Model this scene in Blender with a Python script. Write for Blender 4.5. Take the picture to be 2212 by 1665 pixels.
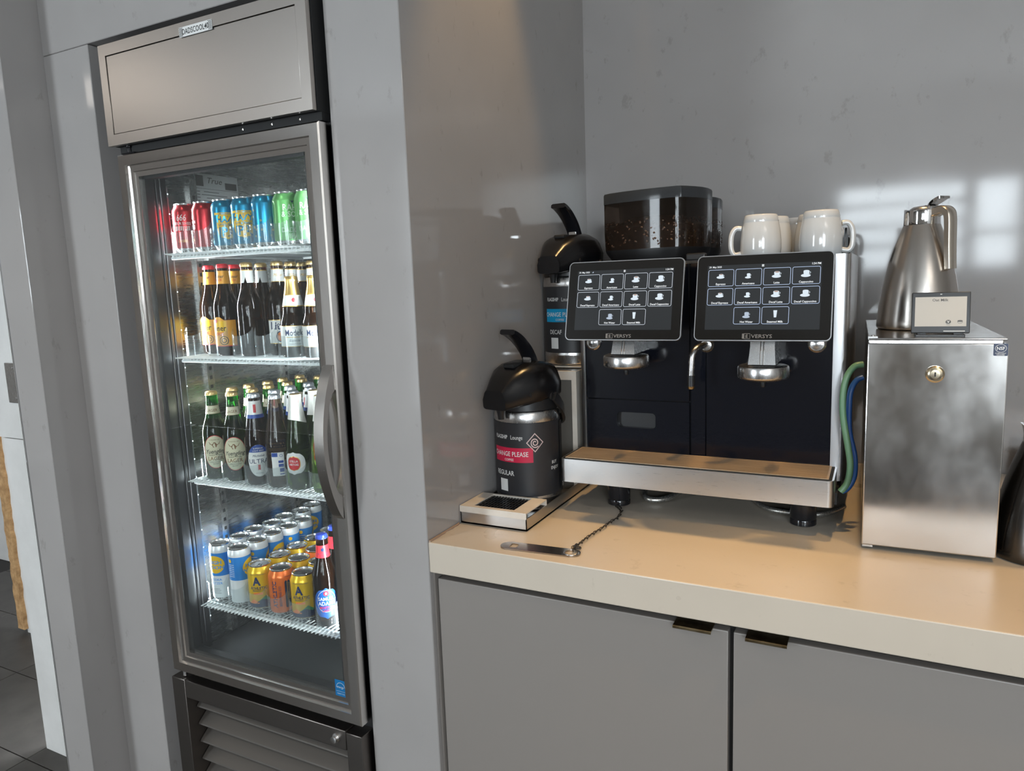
import bpy, bmesh, math, random
from mathutils import Vector, Matrix

random.seed(7)
PI = math.pi
scene = bpy.context.scene
COL = scene.collection
for o in list(bpy.data.objects):
    bpy.data.objects.remove(o)

# ------------------------------------------------------------------ camera
CAM = (0.8386, -1.2130, 1.4550)
YAW, PITCH, ROLL, FPX = 0.4754458, 0.1438963, -0.0367832, 1556.838
cam_data = bpy.data.cameras.new('camera')
cam_data.sensor_fit = 'HORIZONTAL'
cam_data.sensor_width = 36.0
cam_data.lens = FPX / 2212.0 * 36.0
cam_data.clip_start = 0.02
cam = bpy.data.objects.new('camera', cam_data)
COL.objects.link(cam)
_fw = Vector((-math.sin(YAW) * math.cos(PITCH), math.cos(YAW) * math.cos(PITCH), -math.sin(PITCH)))
_rt0 = Vector((math.cos(YAW), math.sin(YAW), 0))
_dn0 = _fw.cross(_rt0)
_cr, _sr = math.cos(ROLL), math.sin(ROLL)
_rt = _rt0 * _cr - _dn0 * _sr
_dn = _rt0 * _sr + _dn0 * _cr
_m = Matrix((_rt, -_dn, -_fw)).transposed().to_4x4()
_m.translation = Vector(CAM)
cam.matrix_world = _m
scene.camera = cam

# ------------------------------------------------------------------ world, exposure, ceiling lights
world = bpy.data.worlds.new('world')
scene.world = world
world.use_nodes = True
_bg = world.node_tree.nodes['Background']
_bg.inputs[0].default_value = (0.87, 0.93, 1.0, 1)
_bg.inputs[1].default_value = 15.0
scene.view_settings.view_transform = 'Standard'
scene.view_settings.look = 'None'
scene.view_settings.gamma = 1.0
scene.view_settings.use_curve_mapping = False
scene.view_settings.exposure = 0.40
try:
    scene.cycles.use_denoising = True
    scene.cycles.transparent_max_bounces = 48
    scene.cycles.max_bounces = 11
    scene.cycles.diffuse_bounces = 4
    scene.cycles.sample_clamp_indirect = 6.0
    scene.cycles.caustics_reflective = False
    scene.cycles.caustics_refractive = False
except Exception:
    pass


def spot(name, loc, target, power, color, angle=100, blend=0.6, size=0.06):
    l = bpy.data.lights.new(name, 'SPOT')
    l.energy = power
    l.color = color
    l.spot_size = math.radians(angle)
    l.spot_blend = blend
    l.shadow_soft_size = size
    o = bpy.data.objects.new(name, l)
    COL.objects.link(o)
    o.location = loc
    d = Vector(target) - Vector(loc)
    o.rotation_euler = d.to_track_quat('-Z', 'Y').to_euler()
    return o


LEDW = 9.0
WARM = (1.0, 0.63, 0.26)
ROOMW = (1.0, 0.90, 0.78)
DOWNLIGHTS_AND_FILL = [((0.13, 0.33, 2.86), (0.18, 0.30, 0.9), 40, 44), ((0.83, 0.33, 2.86), (0.80, 0.30, 0.9), 44, 44), ((1.60, -0.30, 2.86), (1.22, 0.02, 0.9), 40, 46),
              ((-0.55, -1.0, 2.86), (-0.55, -1.0, 0), 14, 100), ((0.9, -2.4, 2.86), (0.9, -2.4, 0), 20, 120),  # from here on unseen fill spots, added to lift the room's ambient light
              ((-2.6, -2.2, 2.86), (-2.6, -2.2, 0), 14, 120)]
for i, (p, t, e, a) in enumerate(DOWNLIGHTS_AND_FILL):
    spot('downlight_and_fill_spot', (p[0], p[1], p[2] - 0.012), t, e, WARM if i < 3 else ROOMW, a, 0.5, 0.035)


def area(name, loc, target, sx, sy, power, color):
    l = bpy.data.lights.new(name, 'AREA')
    l.shape = 'RECTANGLE'
    l.size, l.size_y = sx, sy
    l.energy = power
    l.color = color
    o = bpy.data.objects.new(name, l)
    COL.objects.link(o)
    o.location = loc
    o.rotation_euler = (Vector(target) - Vector(loc)).to_track_quat('-Z', 'Y').to_euler()
    return o


def portal(loc, target, sx, sy):
    o = area('window_portal', loc, target, sx, sy, 1, (1, 1, 1))
    o.data.cycles.is_portal = True
    return o


portal((1.15, -4.31, 1.80), (1.15, 0, 1.80), 1.45, 0.82)
portal((2.625, -4.31, 1.775), (2.625, 0, 1.775), 1.27, 1.67)
portal((-2.45, -4.31, 1.45), (-2.45, 0, 1.45), 0.92, 2.32)

# ------------------------------------------------------------------ materials
MATS = {}


def mat(name, color, rough=0.5, metal=0.0, **kw):
    if name in MATS:
        return MATS[name]
    m = bpy.data.materials.new(name)
    m.use_nodes = True
    b = m.node_tree.nodes['Principled BSDF']
    b.inputs['Base Color'].default_value = (*color, 1)
    b.inputs['Roughness'].default_value = rough
    b.inputs['Metallic'].default_value = metal
    for k, v in kw.items():
        key = {'coat': 'Coat Weight', 'coat_rough': 'Coat Roughness', 'trans': 'Transmission Weight', 'ior': 'IOR',
               'spec': 'Specular IOR Level', 'emit': 'Emission Strength', 'ecol': 'Emission Color',
               'aniso': 'Anisotropic', 'sheen': 'Sheen Weight'}[k]
        b.inputs[key].default_value = (*v, 1) if isinstance(v, tuple) else v
    MATS[name] = m
    return m


def nodes_of(m):
    nt = m.node_tree
    return nt, nt.nodes, nt.links, nt.nodes['Principled BSDF']


def noise(nt, scale, detail=4, rough=0.55, stretch=None, coord='Object'):
    tc = nt.nodes.new('ShaderNodeTexCoord')
    mp = nt.nodes.new('ShaderNodeMapping')
    nt.links.new(tc.outputs[coord], mp.inputs[0])
    if stretch:
        mp.inputs['Scale'].default_value = stretch
    n = nt.nodes.new('ShaderNodeTexNoise')
    n.inputs['Scale'].default_value = scale
    n.inputs['Detail'].default_value = detail
    n.inputs['Roughness'].default_value = rough
    nt.links.new(mp.outputs[0], n.inputs['Vector'])
    return n


def ramp(nt, src, stops):
    r = nt.nodes.new('ShaderNodeValToRGB')
    e = r.color_ramp.elements
    while len(e) < len(stops):
        e.new(0.5)
    for el, (p, c) in zip(e, stops):
        el.position = p
        el.color = (*c, 1) if len(c) == 3 else c
    nt.links.new(src, r.inputs[0])
    return r


def quartz(name, color, rough, speck=0.75, coat=0.0):
    """polished engineered stone: even colour, faint clouding and small darker flecks"""
    m = mat(name, color, rough, coat=coat, coat_rough=0.08)
    nt, N, L, b = nodes_of(m)
    n1 = noise(nt, 3.0, 3)
    r1 = ramp(nt, n1.outputs[0], [(0.3, tuple(c * 0.95 for c in color)), (0.7, tuple(min(1, c * 1.04) for c in color))])
    n2 = noise(nt, 26, 6, 0.65, (1, 1, 0.6))
    r2 = ramp(nt, n2.outputs[0], [(0.0, (1, 1, 1)), (0.62, (1, 1, 1)), (0.70, (speck, speck, speck * 0.98))])
    mx = N.new('ShaderNodeMix')
    mx.data_type = 'RGBA'
    mx.blend_type = 'MULTIPLY'
    mx.inputs[0].default_value = 1.0
    L.new(r1.outputs[0], mx.inputs[6])
    L.new(r2.outputs[0], mx.inputs[7])
    L.new(mx.outputs[2], b.inputs['Base Color'])
    n3 = noise(nt, 7, 3)
    r3 = ramp(nt, n3.outputs[0], [(0.3, (rough * 0.85,) * 3), (0.7, (rough * 1.2,) * 3)])
    L.new(r3.outputs[0], b.inputs['Roughness'])
    return m


def steel(name, color, rough, stretch, amount=0.04, bump=0.0, wave=0.0):
    """brushed stainless steel, grain along the axis with the small stretch value"""
    m = mat(name, color, rough, 1.0)
    nt, N, L, b = nodes_of(m)
    n = noise(nt, 60, 4, 0.6, stretch)
    r = ramp(nt, n.outputs[0], [(0.25, (max(0.02, rough - amount),) * 3), (0.75, (rough + amount,) * 3)])
    L.new(r.outputs[0], b.inputs['Roughness'])
    if bump or wave:
        bp = N.new('ShaderNodeBump')
        bp.inputs['Strength'].default_value = bump or wave
        bp.inputs['Distance'].default_value = 0.002 if bump else 0.012
        n2 = n if bump else noise(nt, 5, 1, 0.4, (1, 0.8, 4))
        L.new(n2.outputs[0], bp.inputs['Height'])
        L.new(bp.outputs[0], b.inputs['Normal'])
    return m


def scuffed(m, scale, dark, light, lo=0.35, hi=0.65, stretch=None):
    nt, N, L, b = nodes_of(m)
    n = noise(nt, scale, 5, 0.6, stretch)
    r = ramp(nt, n.outputs[0], [(lo, dark), (hi, light)])
    L.new(r.outputs[0], b.inputs['Base Color'])
    return m


def pane_glass(name, tint, gloss_rough=0.02, haze=0.0, haze_col=(0.8, 0.85, 0.85), fres=1.45):
    """thin clear pane: straight-through light plus a Fresnel mirror"""
    m = bpy.data.materials.new(name)
    m.use_nodes = True
    nt = m.node_tree
    nt.nodes.clear()
    out = nt.nodes.new('ShaderNodeOutputMaterial')
    tr = nt.nodes.new('ShaderNodeBsdfTransparent')
    tr.inputs[0].default_value = (*tint, 1)
    gl = nt.nodes.new('ShaderNodeBsdfGlossy')
    gl.inputs['Roughness'].default_value = gloss_rough
    lw = nt.nodes.new('ShaderNodeLayerWeight')
    lw.inputs[0].default_value = 0.5
    pw = nt.nodes.new('ShaderNodeMath')
    pw.operation = 'POWER'
    pw.inputs[1].default_value = 5.0
    nt.links.new(lw.outputs['Facing'], pw.inputs[0])
    fr = nt.nodes.new('ShaderNodeMath')
    fr.operation = 'MULTIPLY_ADD'
    f0 = ((fres - 1) / (fres + 1)) ** 2
    fr.inputs[1].default_value = 1 - f0
    fr.inputs[2].default_value = f0
    nt.links.new(pw.outputs[0], fr.inputs[0])
    mx = nt.nodes.new('ShaderNodeMixShader')
    nt.links.new(fr.outputs[0], mx.inputs[0])
    nt.links.new(tr.outputs[0], mx.inputs[1])
    nt.links.new(gl.outputs[0], mx.inputs[2])
    last = mx
    if haze:
        df = nt.nodes.new('ShaderNodeBsdfDiffuse')
        df.inputs[0].default_value = (*haze_col, 1)
        m2 = nt.nodes.new('ShaderNodeMixShader')
        m2.inputs[0].default_value = haze
        nt.links.new(mx.outputs[0], m2.inputs[1])
        nt.links.new(df.outputs[0], m2.inputs[2])
        last = m2
    nt.links.new(last.outputs[0], out.inputs[0])
    MATS[name] = m
    return m


M_WALL = quartz('grey_quartz_wall', (0.37, 0.35, 0.338), 0.075, 0.84)
M_COUNTER = quartz('beige_quartz_worktop', (0.58, 0.505, 0.415), 0.32, 0.88)
M_CAB = mat('grey_laminate', (0.250, 0.225, 0.205), 0.42)
M_CABIN = mat('cabinet_dark_core', (0.03, 0.028, 0.026), 0.7)
M_BRASS = scuffed(mat('aged_bronze', (0.30, 0.22, 0.12), 0.30, 1.0), 30, (0.20, 0.14, 0.07), (0.45, 0.36, 0.22))
M_FLOOR = scuffed(mat('dark_floor_tile', (0.05, 0.045, 0.04), 0.45), 9, (0.040, 0.036, 0.032), (0.062, 0.056, 0.05))
M_GROUT = mat('floor_grout', (0.022, 0.02, 0.018), 0.8)
M_CEIL = mat('ceiling_white', (0.50, 0.49, 0.48), 0.8)
M_ROOM = mat('room_wall_paint', (0.50, 0.47, 0.44), 0.7)
M_WHITE = scuffed(mat('white_wall_panel', (0.70, 0.69, 0.67), 0.45), 6, (0.64, 0.63, 0.61), (0.73, 0.72, 0.70))
M_TAN = scuffed(mat('torn_board_core', (0.45, 0.27, 0.12), 0.9), 40, (0.34, 0.19, 0.08), (0.55, 0.34, 0.16))
M_STEEL_H = steel('fridge_steel_horizontal', (0.52, 0.48, 0.445), 0.30, (0.04, 30, 30), 0.015)
M_STEEL_V = steel('fridge_steel_vertical', (0.50, 0.47, 0.44), 0.24, (20, 20, 0.3))
M_STEEL_POL = steel('fridge_frame_steel', (0.74, 0.71, 0.68), 0.16, (20, 20, 0.5), 0.03)
M_LINER = steel('fridge_liner_steel', (0.36, 0.365, 0.36), 0.27, (5, 0.4, 5), 0.015, wave=0.22)
M_LINER_D = mat('fridge_floor_grey', (0.05, 0.052, 0.054), 0.32, 0.5)
M_BLACK = mat('black_plastic', (0.012, 0.012, 0.013), 0.35)
M_BLACKG = mat('black_gloss_plastic', (0.010, 0.010, 0.012), 0.10)
M_BLACKM = mat('black_matte', (0.010, 0.010, 0.010), 0.7)
M_BASE = steel('fridge_base_grey', (0.20, 0.18, 0.165), 0.36, (0.3, 20, 20), 0.03)
M_LOUVER = mat('louver_grey_brown', (0.115, 0.103, 0.092), 0.42, 0.35)
M_SHELF = mat('white_coated_wire', (0.80, 0.84, 0.84), 0.30)
M_CHROME = mat('chrome', (0.80, 0.80, 0.80), 0.06, 1.0)
M_SATIN = steel('satin_steel', (0.62, 0.61, 0.60), 0.26, (20, 20, 1), 0.03)
M_BRUSH = steel('brushed_steel_tray', (0.58, 0.57, 0.56), 0.30, (0.4, 20, 20), 0.04)
M_COOL = steel('cooler_steel', (0.60, 0.58, 0.56), 0.17, (0.15, 0.15, 0.10), 0.09)
M_JUG = steel('jug_steel', (0.56, 0.52, 0.48), 0.24, (20, 20, 0.3), 0.03)
M_GLASS = pane_glass('door_glass', (0.965, 0.98, 0.975), 0.012, 0.012)
M_WINGLASS = pane_glass('window_glass', (0.95, 0.97, 0.97))
M_ACRYL = pane_glass('clear_acrylic', (0.95, 0.97, 0.97), 0.04, 0.06, (0.9, 0.95, 0.97))
M_SMOKE = pane_glass('smoked_plastic', (0.30, 0.255, 0.225), 0.05, 0.03, (0.25, 0.18, 0.13))
M_SMOKE2 = pane_glass('smoked_lid', (0.16, 0.16, 0.165), 0.12, 0.35, (0.10, 0.11, 0.12))
M_BEAN = scuffed(mat('roasted_bean', (0.06, 0.028, 0.014), 0.42), 60, (0.040, 0.018, 0.010), (0.10, 0.048, 0.026))
M_ALU = mat('can_aluminium', (0.78, 0.79, 0.80), 0.20, 1.0)
M_AIRW = mat('airpot_wrap', (0.025, 0.025, 0.028), 0.42)
M_CERAM = mat('white_glazed_ceramic', (0.60, 0.605, 0.60), 0.12, coat=0.5, coat_rough=0.04)
M_SILVER = mat('silver_anodised', (0.50, 0.50, 0.51), 0.36, 1.0)
M_CREAM = scuffed(mat('cream_painted_metal', (0.66, 0.60, 0.53), 0.40), 14, (0.62, 0.55, 0.47), (0.70, 0.65, 0.58))
M_TAUPE = mat('taupe_panel', (0.13, 0.12, 0.105), 0.5)
M_HOSE_G = mat('green_hose', (0.15, 0.30, 0.17), 0.35)
M_HOSE_B = mat('blue_hose', (0.03, 0.13, 0.45), 0.30)
M_BRAID = scuffed(mat('braided_steel', (0.5, 0.5, 0.5), 0.35, 0.9), 300, (0.25, 0.24, 0.22), (0.7, 0.68, 0.64))
M_CHAIN = mat('dark_chain_steel', (0.10, 0.09, 0.08), 0.35, 1.0)
M_LED = mat('led_lens', (0.9, 0.95, 1.0), 0.4, emit=2.0, ecol=(0.86, 0.95, 1.0))
P_WHITE = mat('print_white', (0.78, 0.78, 0.76), 0.45)
P_PAPER = mat('print_paper', (0.62, 0.64, 0.64), 0.6)
P_BLACK = mat('print_black', (0.012, 0.012, 0.014), 0.5)
P_GREY = mat('print_grey', (0.10, 0.095, 0.09), 0.5)
P_RED = mat('print_red', (0.55, 0.018, 0.025), 0.4)
P_CRIM = mat('print_crimson', (0.60, 0.012, 0.06), 0.45)
P_PINK = mat('print_pale_pink', (0.72, 0.55, 0.52), 0.45)
P_BLUE = mat('print_blue', (0.015, 0.06, 0.30), 0.4)
P_SKY = mat('print_sky_blue', (0.035, 0.28, 0.72), 0.35)
P_CYAN = mat('print_cyan', (0.0, 0.33, 0.62), 0.45)
P_YEL = mat('print_yellow', (0.85, 0.50, 0.01), 0.35)
P_GOLD = mat('print_gold', (0.62, 0.40, 0.10), 0.32, 0.6)
P_CRMLAB = mat('print_cream', (0.70, 0.66, 0.46), 0.5)
P_BROWN = mat('print_brown', (0.22, 0.11, 0.045), 0.5)
P_ORANGE = mat('print_orange', (0.80, 0.20, 0.015), 0.35)
P_AMBER = mat('print_amber', (0.80, 0.36, 0.03), 0.4)
P_NAVY = mat('print_navy', (0.01, 0.025, 0.09), 0.35)
P_GREEN = mat('print_green', (0.01, 0.20, 0.06), 0.4)
P_LGREEN = mat('print_pale_green', (0.62, 0.75, 0.60), 0.4)
G_BROWN = mat('amber_bottle_glass', (0.060, 0.021, 0.006), 0.03, trans=0.92, ior=1.38)
G_GREEN = mat('green_bottle_glass', (0.03, 0.38, 0.035), 0.03, trans=0.94, ior=1.38)
G_GBEER = mat('green_glass_with_beer', (0.055, 0.085, 0.014), 0.03, trans=0.92, ior=1.38)
G_OLIVE = mat('olive_bottle_glass', (0.13, 0.23, 0.035), 0.03, trans=0.94, ior=1.38)
C_RED = mat('can_red', (0.42, 0.012, 0.02), 0.24, 0.55)
C_BLUE = mat('can_turquoise', (0.005, 0.24, 0.42), 0.24, 0.55)
C_GREEN = mat('can_green', (0.14, 0.42, 0.13), 0.30, 0.45)
C_WHITE = mat('can_white', (0.80, 0.82, 0.83), 0.28, 0.15)
C_SKY = mat('can_sky_blue', (0.02, 0.23, 0.66), 0.28, 0.15)
C_YEL = mat('can_yellow', (0.80, 0.50, 0.01), 0.26, 0.35)
C_ORG = mat('can_orange', (0.78, 0.16, 0.02), 0.26, 0.35)
C_NAVY = mat('can_navy', (0.008, 0.03, 0.10), 0.26, 0.35)
K_GOLD = mat('cap_gold', (0.62, 0.44, 0.20), 0.30, 0.9)
K_SILV = mat('cap_silver', (0.66, 0.68, 0.72), 0.28, 0.9)
K_RED = mat('cap_red', (0.60, 0.02, 0.03), 0.28, 0.3)
K_BLUE = mat('cap_blue', (0.03, 0.06, 0.40), 0.28, 0.4)
FOIL_G = mat('gold_foil', (0.72, 0.48, 0.16), 0.30, 0.95)
FOIL_W = mat('white_foil', (0.80, 0.79, 0.73), 0.35, 0.1)


# ------------------------------------------------------------------ object helpers
def link(name, mesh, parent=None, loc=None):
    o = bpy.data.objects.new(name, mesh)
    COL.objects.link(o)
    if parent is not None:
        o.parent = parent
    if loc is not None:
        o.location = loc
    return o


def tag(o, label, cat, group=None):
    o['label'] = label
    o['category'] = cat
    if group:
        o['group'] = group
    return o


def thing(name, label, cat, loc=(0, 0, 0), rotz=0.0, group=None):
    o = bpy.data.objects.new(name, None)
    COL.objects.link(o)
    o.empty_display_size = 0.05
    o.location = loc
    o.rotation_euler = (0, 0, rotz)
    return tag(o, label, cat, group)


def finish(bm, name, mats, smooth=35.0):
    me = bpy.data.meshes.new(name)
    bmesh.ops.recalc_face_normals(bm, faces=bm.faces)
    bm.faces.index_update()
    flat = {f.index for f in bm.faces if f.select}
    for f in bm.faces:
        f.select = False
    bm.to_mesh(me)
    bm.free()
    for m in (mats if isinstance(mats, (list, tuple)) else [mats]):
        me.materials.append(m)
    if smooth:
        me.set_sharp_from_angle(angle=math.radians(smooth))
        for p in me.polygons:
            p.use_smooth = p.index not in flat
    return me


def part(name, bm, mats, parent=None, smooth=35.0, loc=None, label=None):
    o = link(name, finish(bm, name, mats, smooth), parent, loc)
    if label:
        o['label'] = label
    return o


def B():
    return bmesh.new()


def box(bm, x0, x1, y0, y1, z0, z1, bevel=0.0, seg=2, mi=0, rot=None):
    r = bmesh.ops.create_cube(bm, size=1.0)
    vs = r['verts']
    sx, sy, sz = x1 - x0, y1 - y0, z1 - z0
    c = Vector(((x0 + x1) / 2, (y0 + y1) / 2, (z0 + z1) / 2))
    for v in vs:
        v.co = Vector((v.co.x * sx, v.co.y * sy, v.co.z * sz))
    fs = list({f for v in vs for f in v.link_faces})
    for f in fs:
        f.material_index = mi
    if bevel:
        es = list({e for v in vs for e in v.link_edges})
        r2 = bmesh.ops.bevel(bm, geom=es, offset=bevel, segments=seg, affect='EDGES', profile=0.5)
        vs = list({v for f in r2['faces'] for v in f.verts} | {v for v in vs if v.is_valid})
        for f in r2['faces']:
            f.material_index = mi
        bev = set(r2['faces'])
        for f in {f for v in vs for f in v.link_faces}:
            f.select = f not in bev
    for v in vs:
        if rot:
            v.co = rot @ v.co
        v.co += c
    return vs


def lathe(bm, prof, n=32, c=(0, 0, 0), mis=None, cap0=True, cap1=True, flute=None):
    """prof: list of (r, z). mis: material index per segment"""
    rings = []
    for k, (r, z) in enumerate(prof):
        ring = []
        for i in range(n):
            a = 2 * PI * i / n
            rr = r
            if flute and k in flute:
                rr = r + (flute[k] if i % 2 else 0)
            ring.append(bm.verts.new((c[0] + rr * math.cos(a), c[1] + rr * math.sin(a), c[2] + z)))
        rings.append(ring)
    for k in range(len(rings) - 1):
        a, b = rings[k], rings[k + 1]
        for i in range(n):
            f = bm.faces.new((a[i], a[(i + 1) % n], b[(i + 1) % n], b[i]))
            if mis:
                f.material_index = mis[k]
    if cap0:
        f = bm.faces.new(list(reversed(rings[0])))
        if mis:
            f.material_index = mis[0]
    if cap1:
        f = bm.faces.new(rings[-1])
        if mis:
            f.material_index = mis[-1]
    return rings


def tube(bm, pts, r, n=10, closed=False, caps=True):
    pts = [Vector(p) for p in pts]
    N = len(pts)
    rings = []
    up = None
    for i, p in enumerate(pts):
        if closed:
            t = (pts[(i + 1) % N] - pts[(i - 1) % N]).normalized()
        else:
            t = (pts[min(i + 1, N - 1)] - pts[max(i - 1, 0)]).normalized()
        if up is None:
            up = Vector((0, 0, 1)) if abs(t.z) < 0.9 else Vector((1, 0, 0))
        s = t.cross(up).normalized()
        up = s.cross(t).normalized()
        rr = r[i] if isinstance(r, (list, tuple)) else r
        rings.append([bm.verts.new(p + (s * math.cos(2 * PI * k / n) + up * math.sin(2 * PI * k / n)) * rr) for k in range(n)])
    M = N if closed else N - 1
    for i in range(M):
        a, b = rings[i], rings[(i + 1) % N]
        for k in range(n):
            bm.faces.new((a[k], a[(k + 1) % n], b[(k + 1) % n], b[k]))
    if not closed and caps:
        bm.faces.new(list(reversed(rings[0])))
        bm.faces.new(rings[-1])
    return rings


def smooth_path(pts, sub=6):
    pts = [Vector(p) for p in pts]
    out = []
    for i in range(len(pts) - 1):
        p0 = pts[max(i - 1, 0)]
        p1, p2 = pts[i], pts[i + 1]
        p3 = pts[min(i + 2, len(pts) - 1)]
        for k in range(sub):
            t = k / sub
            out.append(0.5 * ((2 * p1) + (p2 - p0) * t + (2 * p0 - 5 * p1 + 4 * p2 - p3) * t * t + (3 * p1 - p0 - 3 * p2 + p3) * t ** 3))
    out.append(pts[-1])
    return out


def prism(bm, loop, axis, a0, a1, mi=0, bevel=0.0, seg=2):
    """extrude a 2-D outline; axis 'x','y','z' is the extrusion direction"""
    def P(u, v, w):
        return {'x': (w, u, v), 'y': (u, w, v), 'z': (u, v, w)}[axis]
    v0 = [bm.verts.new(P(u, v, a0)) for u, v in loop]
    v1 = [bm.verts.new(P(u, v, a1)) for u, v in loop]
    n = len(loop)
    fs = [bm.faces.new(v0), bm.faces.new(list(reversed(v1)))]
    for i in range(n):
        fs.append(bm.faces.new((v0[i], v1[i], v1[(i + 1) % n], v0[(i + 1) % n])))
    for f in fs:
        f.material_index = mi
    if bevel:
        es = [e for f in fs[:2] for e in f.edges]
        bmesh.ops.bevel(bm, geom=es, offset=bevel, segments=seg, affect='EDGES', profile=0.5)


def rrect(w, h, r, n=5, cx=0.0, cy=0.0):
    pts = []
    for qx, qy, a0 in ((1, 1, 0), (-1, 1, 90), (-1, -1, 180), (1, -1, 270)):
        for i in range(n + 1):
            a = math.radians(a0 + 90 * i / n)
            pts.append((cx + qx * (w / 2 - r) + r * math.cos(a), cy + qy * (h / 2 - r) + r * math.sin(a)))
    return pts


# ------------------------------------------------------------------ flat print: 2-D pieces mapped on planes or round surfaces
_tcache = {}


def text2d(txt, size, cx=0.0, cy=0.0, sx=1.0, bold=0.0, align='C', rot=0.0, shear=0.0):
    key = (txt, bold, shear)
    if key not in _tcache:
        cu = bpy.data.curves.new('t', 'FONT')
        cu.body = txt
        cu.size = 1.0
        cu.offset = bold
        cu.shear = shear
        cu.resolution_u = 2
        cu.fill_mode = 'FRONT'
        ob = bpy.data.objects.new('t', cu)
        COL.objects.link(ob)
        dg = bpy.context.evaluated_depsgraph_get()
        ev = ob.evaluated_get(dg)
        me = ev.to_mesh()
        vs = [(v.co.x, v.co.y) for v in me.vertices]
        fs = [tuple(p.vertices) for p in me.polygons]
        ev.to_mesh_clear()
        bpy.data.objects.remove(ob)
        bpy.data.curves.remove(cu)
        _tcache[key] = (vs, fs)
    vs, fs = _tcache[key]
    if not vs:
        return [], []
    x0 = min(v[0] for v in vs)
    x1 = max(v[0] for v in vs)
    ox = {'C': (x0 + x1) / 2, 'L': x0, 'R': x1}[align]
    c, s = math.cos(rot), math.sin(rot)
    out = []
    for x, y in vs:
        u, v = (x - ox) * size * sx, (y - 0.35) * size
        out.append((cx + u * c - v * s, cy + u * s + v * c))
    return out, fs


def strip2d(l, r, v0, v1, nu=8, nv=8):
    vs, fs = [], []
    for j in range(nv + 1):
        v = v0 + (v1 - v0) * j / nv
        a = l(v) if callable(l) else l
        b = r(v) if callable(r) else r
        for i in range(nu + 1):
            vs.append((a + (b - a) * i / nu, v))
    for j in range(nv):
        for i in range(nu):
            k = j * (nu + 1) + i
            fs.append((k, k + 1, k + nu + 2, k + nu + 1))
    return vs, fs


def ell2d(cx, cy, rx, ry, nu=8, nv=14):
    def w(v):
        t = max(0.0, 1 - ((v - cy) / ry) ** 2)
        return rx * math.sqrt(t)
    vs, fs = [], []
    for j in range(nv + 1):
        v = cy - ry * math.cos(PI * j / nv)
        a = w(v)
        for i in range(nu + 1):
            vs.append((cx - a + 2 * a * i / nu, v))
    for j in range(nv):
        for i in range(nu):
            k = j * (nu + 1) + i
            fs.append((k, k + 1, k + nu + 2, k + nu + 1))
    return vs, fs


def ring2d(outer, inner):
    n = len(outer)
    vs = list(outer) + list(inner)
    fs = [(i, (i + 1) % n, n + (i + 1) % n, n + i) for i in range(n)]
    return vs, fs


def oval2d(cx, cy, rx, ry, t, n=28):
    o = [(cx + rx * math.cos(2 * PI * i / n), cy + ry * math.sin(2 * PI * i / n)) for i in range(n)]
    q = [(cx + (rx - t) * math.cos(2 * PI * i / n), cy + (ry - t) * math.sin(2 * PI * i / n)) for i in range(n)]
    return ring2d(o, q)


def poly2d(pts):
    return list(pts), [tuple(range(len(pts)))]


def rr2d(w, h, r, t, cx=0, cy=0):
    return ring2d(rrect(w, h, r, 4, cx, cy), rrect(w - 2 * t, h - 2 * t, max(r - t, 1e-4), 4, cx, cy))


def rect2d(cx, cy, w, h, nu=1, nv=1):
    return strip2d(cx - w / 2, cx + w / 2, cy - h / 2, cy + h / 2, nu, nv)


def round_map(rfun, eps, a0=0.0):
    def f(u, v):
        r = (rfun(v) if callable(rfun) else rfun)
        a = a0 + u / r
        rr = r + eps
        return (rr * math.cos(a), rr * math.sin(a), v)
    return f


def plane_map(o, U, V, eps=0.0):
    o, U, V = Vector(o), Vector(U).normalized(), Vector(V).normalized()
    n = U.cross(V) * eps
    return lambda u, v: o + U * u + V * v + n


def prints(pieces, fmap):
    """pieces: list of (verts, faces) -> bmesh mapped by fmap"""
    bm = B()
    for vs, fs in pieces:
        bv = [bm.verts.new(fmap(u, v)) for u, v in vs]
        for f in fs:
            try:
                bm.faces.new([bv[i] for i in f])
            except ValueError:
                pass
    return bm


def pmesh(name, pieces, fmap, m):
    bm = prints(pieces, fmap)
    me = bpy.data.meshes.new(name)
    bm.to_mesh(me)
    bm.free()
    me.materials.append(m)
    if len(pieces) > 1:
        me['joined'] = 1
    for p in me.polygons:
        p.use_smooth = True
    return me


def printpart(name, pieces, fmap, m, parent, label=None):
    o = link(name, pmesh(name, pieces, fmap, m), parent)
    if label:
        o['label'] = label
    if len(pieces) > 1:
        o['kind'] = 'stuff'
    return o


# ================================================================== THE SETTING
def struct(name, bm, m, smooth=0, parent=None):
    o = part(name, bm, m, parent, smooth)
    if parent is None:
        o['kind'] = 'structure'
    return o


NX0, NX1, NZ = -0.931, -0.183, 2.073      # fridge niche in the front wall
CEIL = 2.88
YB = 0.975                                # back wall

bm = B()
box(bm, 0.0, 3.4, YB, YB + 0.12, 0, CEIL)
struct('wall_back', bm, M_WALL)
bm = B()
box(bm, NX1, 0.0, 0.0, YB + 0.12, 0, CEIL, 0.0015, 1)
wside = struct('wall_side', bm, M_WALL)
bm = B()
box(bm, NX1, -0.80 - 0.3, 0.66, 0.72, 0, CEIL)
struct('wall_niche', bm, M_WALL)
bm = B()
box(bm, -1.114, NX0, 0.0, 0.66, 0, NZ - 0.001, 0.0015, 1)
box(bm, -1.114, NX1, 0.0, 0.66, NZ, CEIL, 0.0015, 1)
struct('wall_front', bm, M_WALL)
bm = B()
box(bm, -1.231, -1.114, -0.107, 0.30, 0, CEIL, 0.0015, 1)
struct('wall_pier', bm, M_WALL)
bm = B()
box(bm, -1.2335, -1.2313, -0.109, -0.085, 0, CEIL)
struct('trim_1', bm, M_CHROME)

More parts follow.
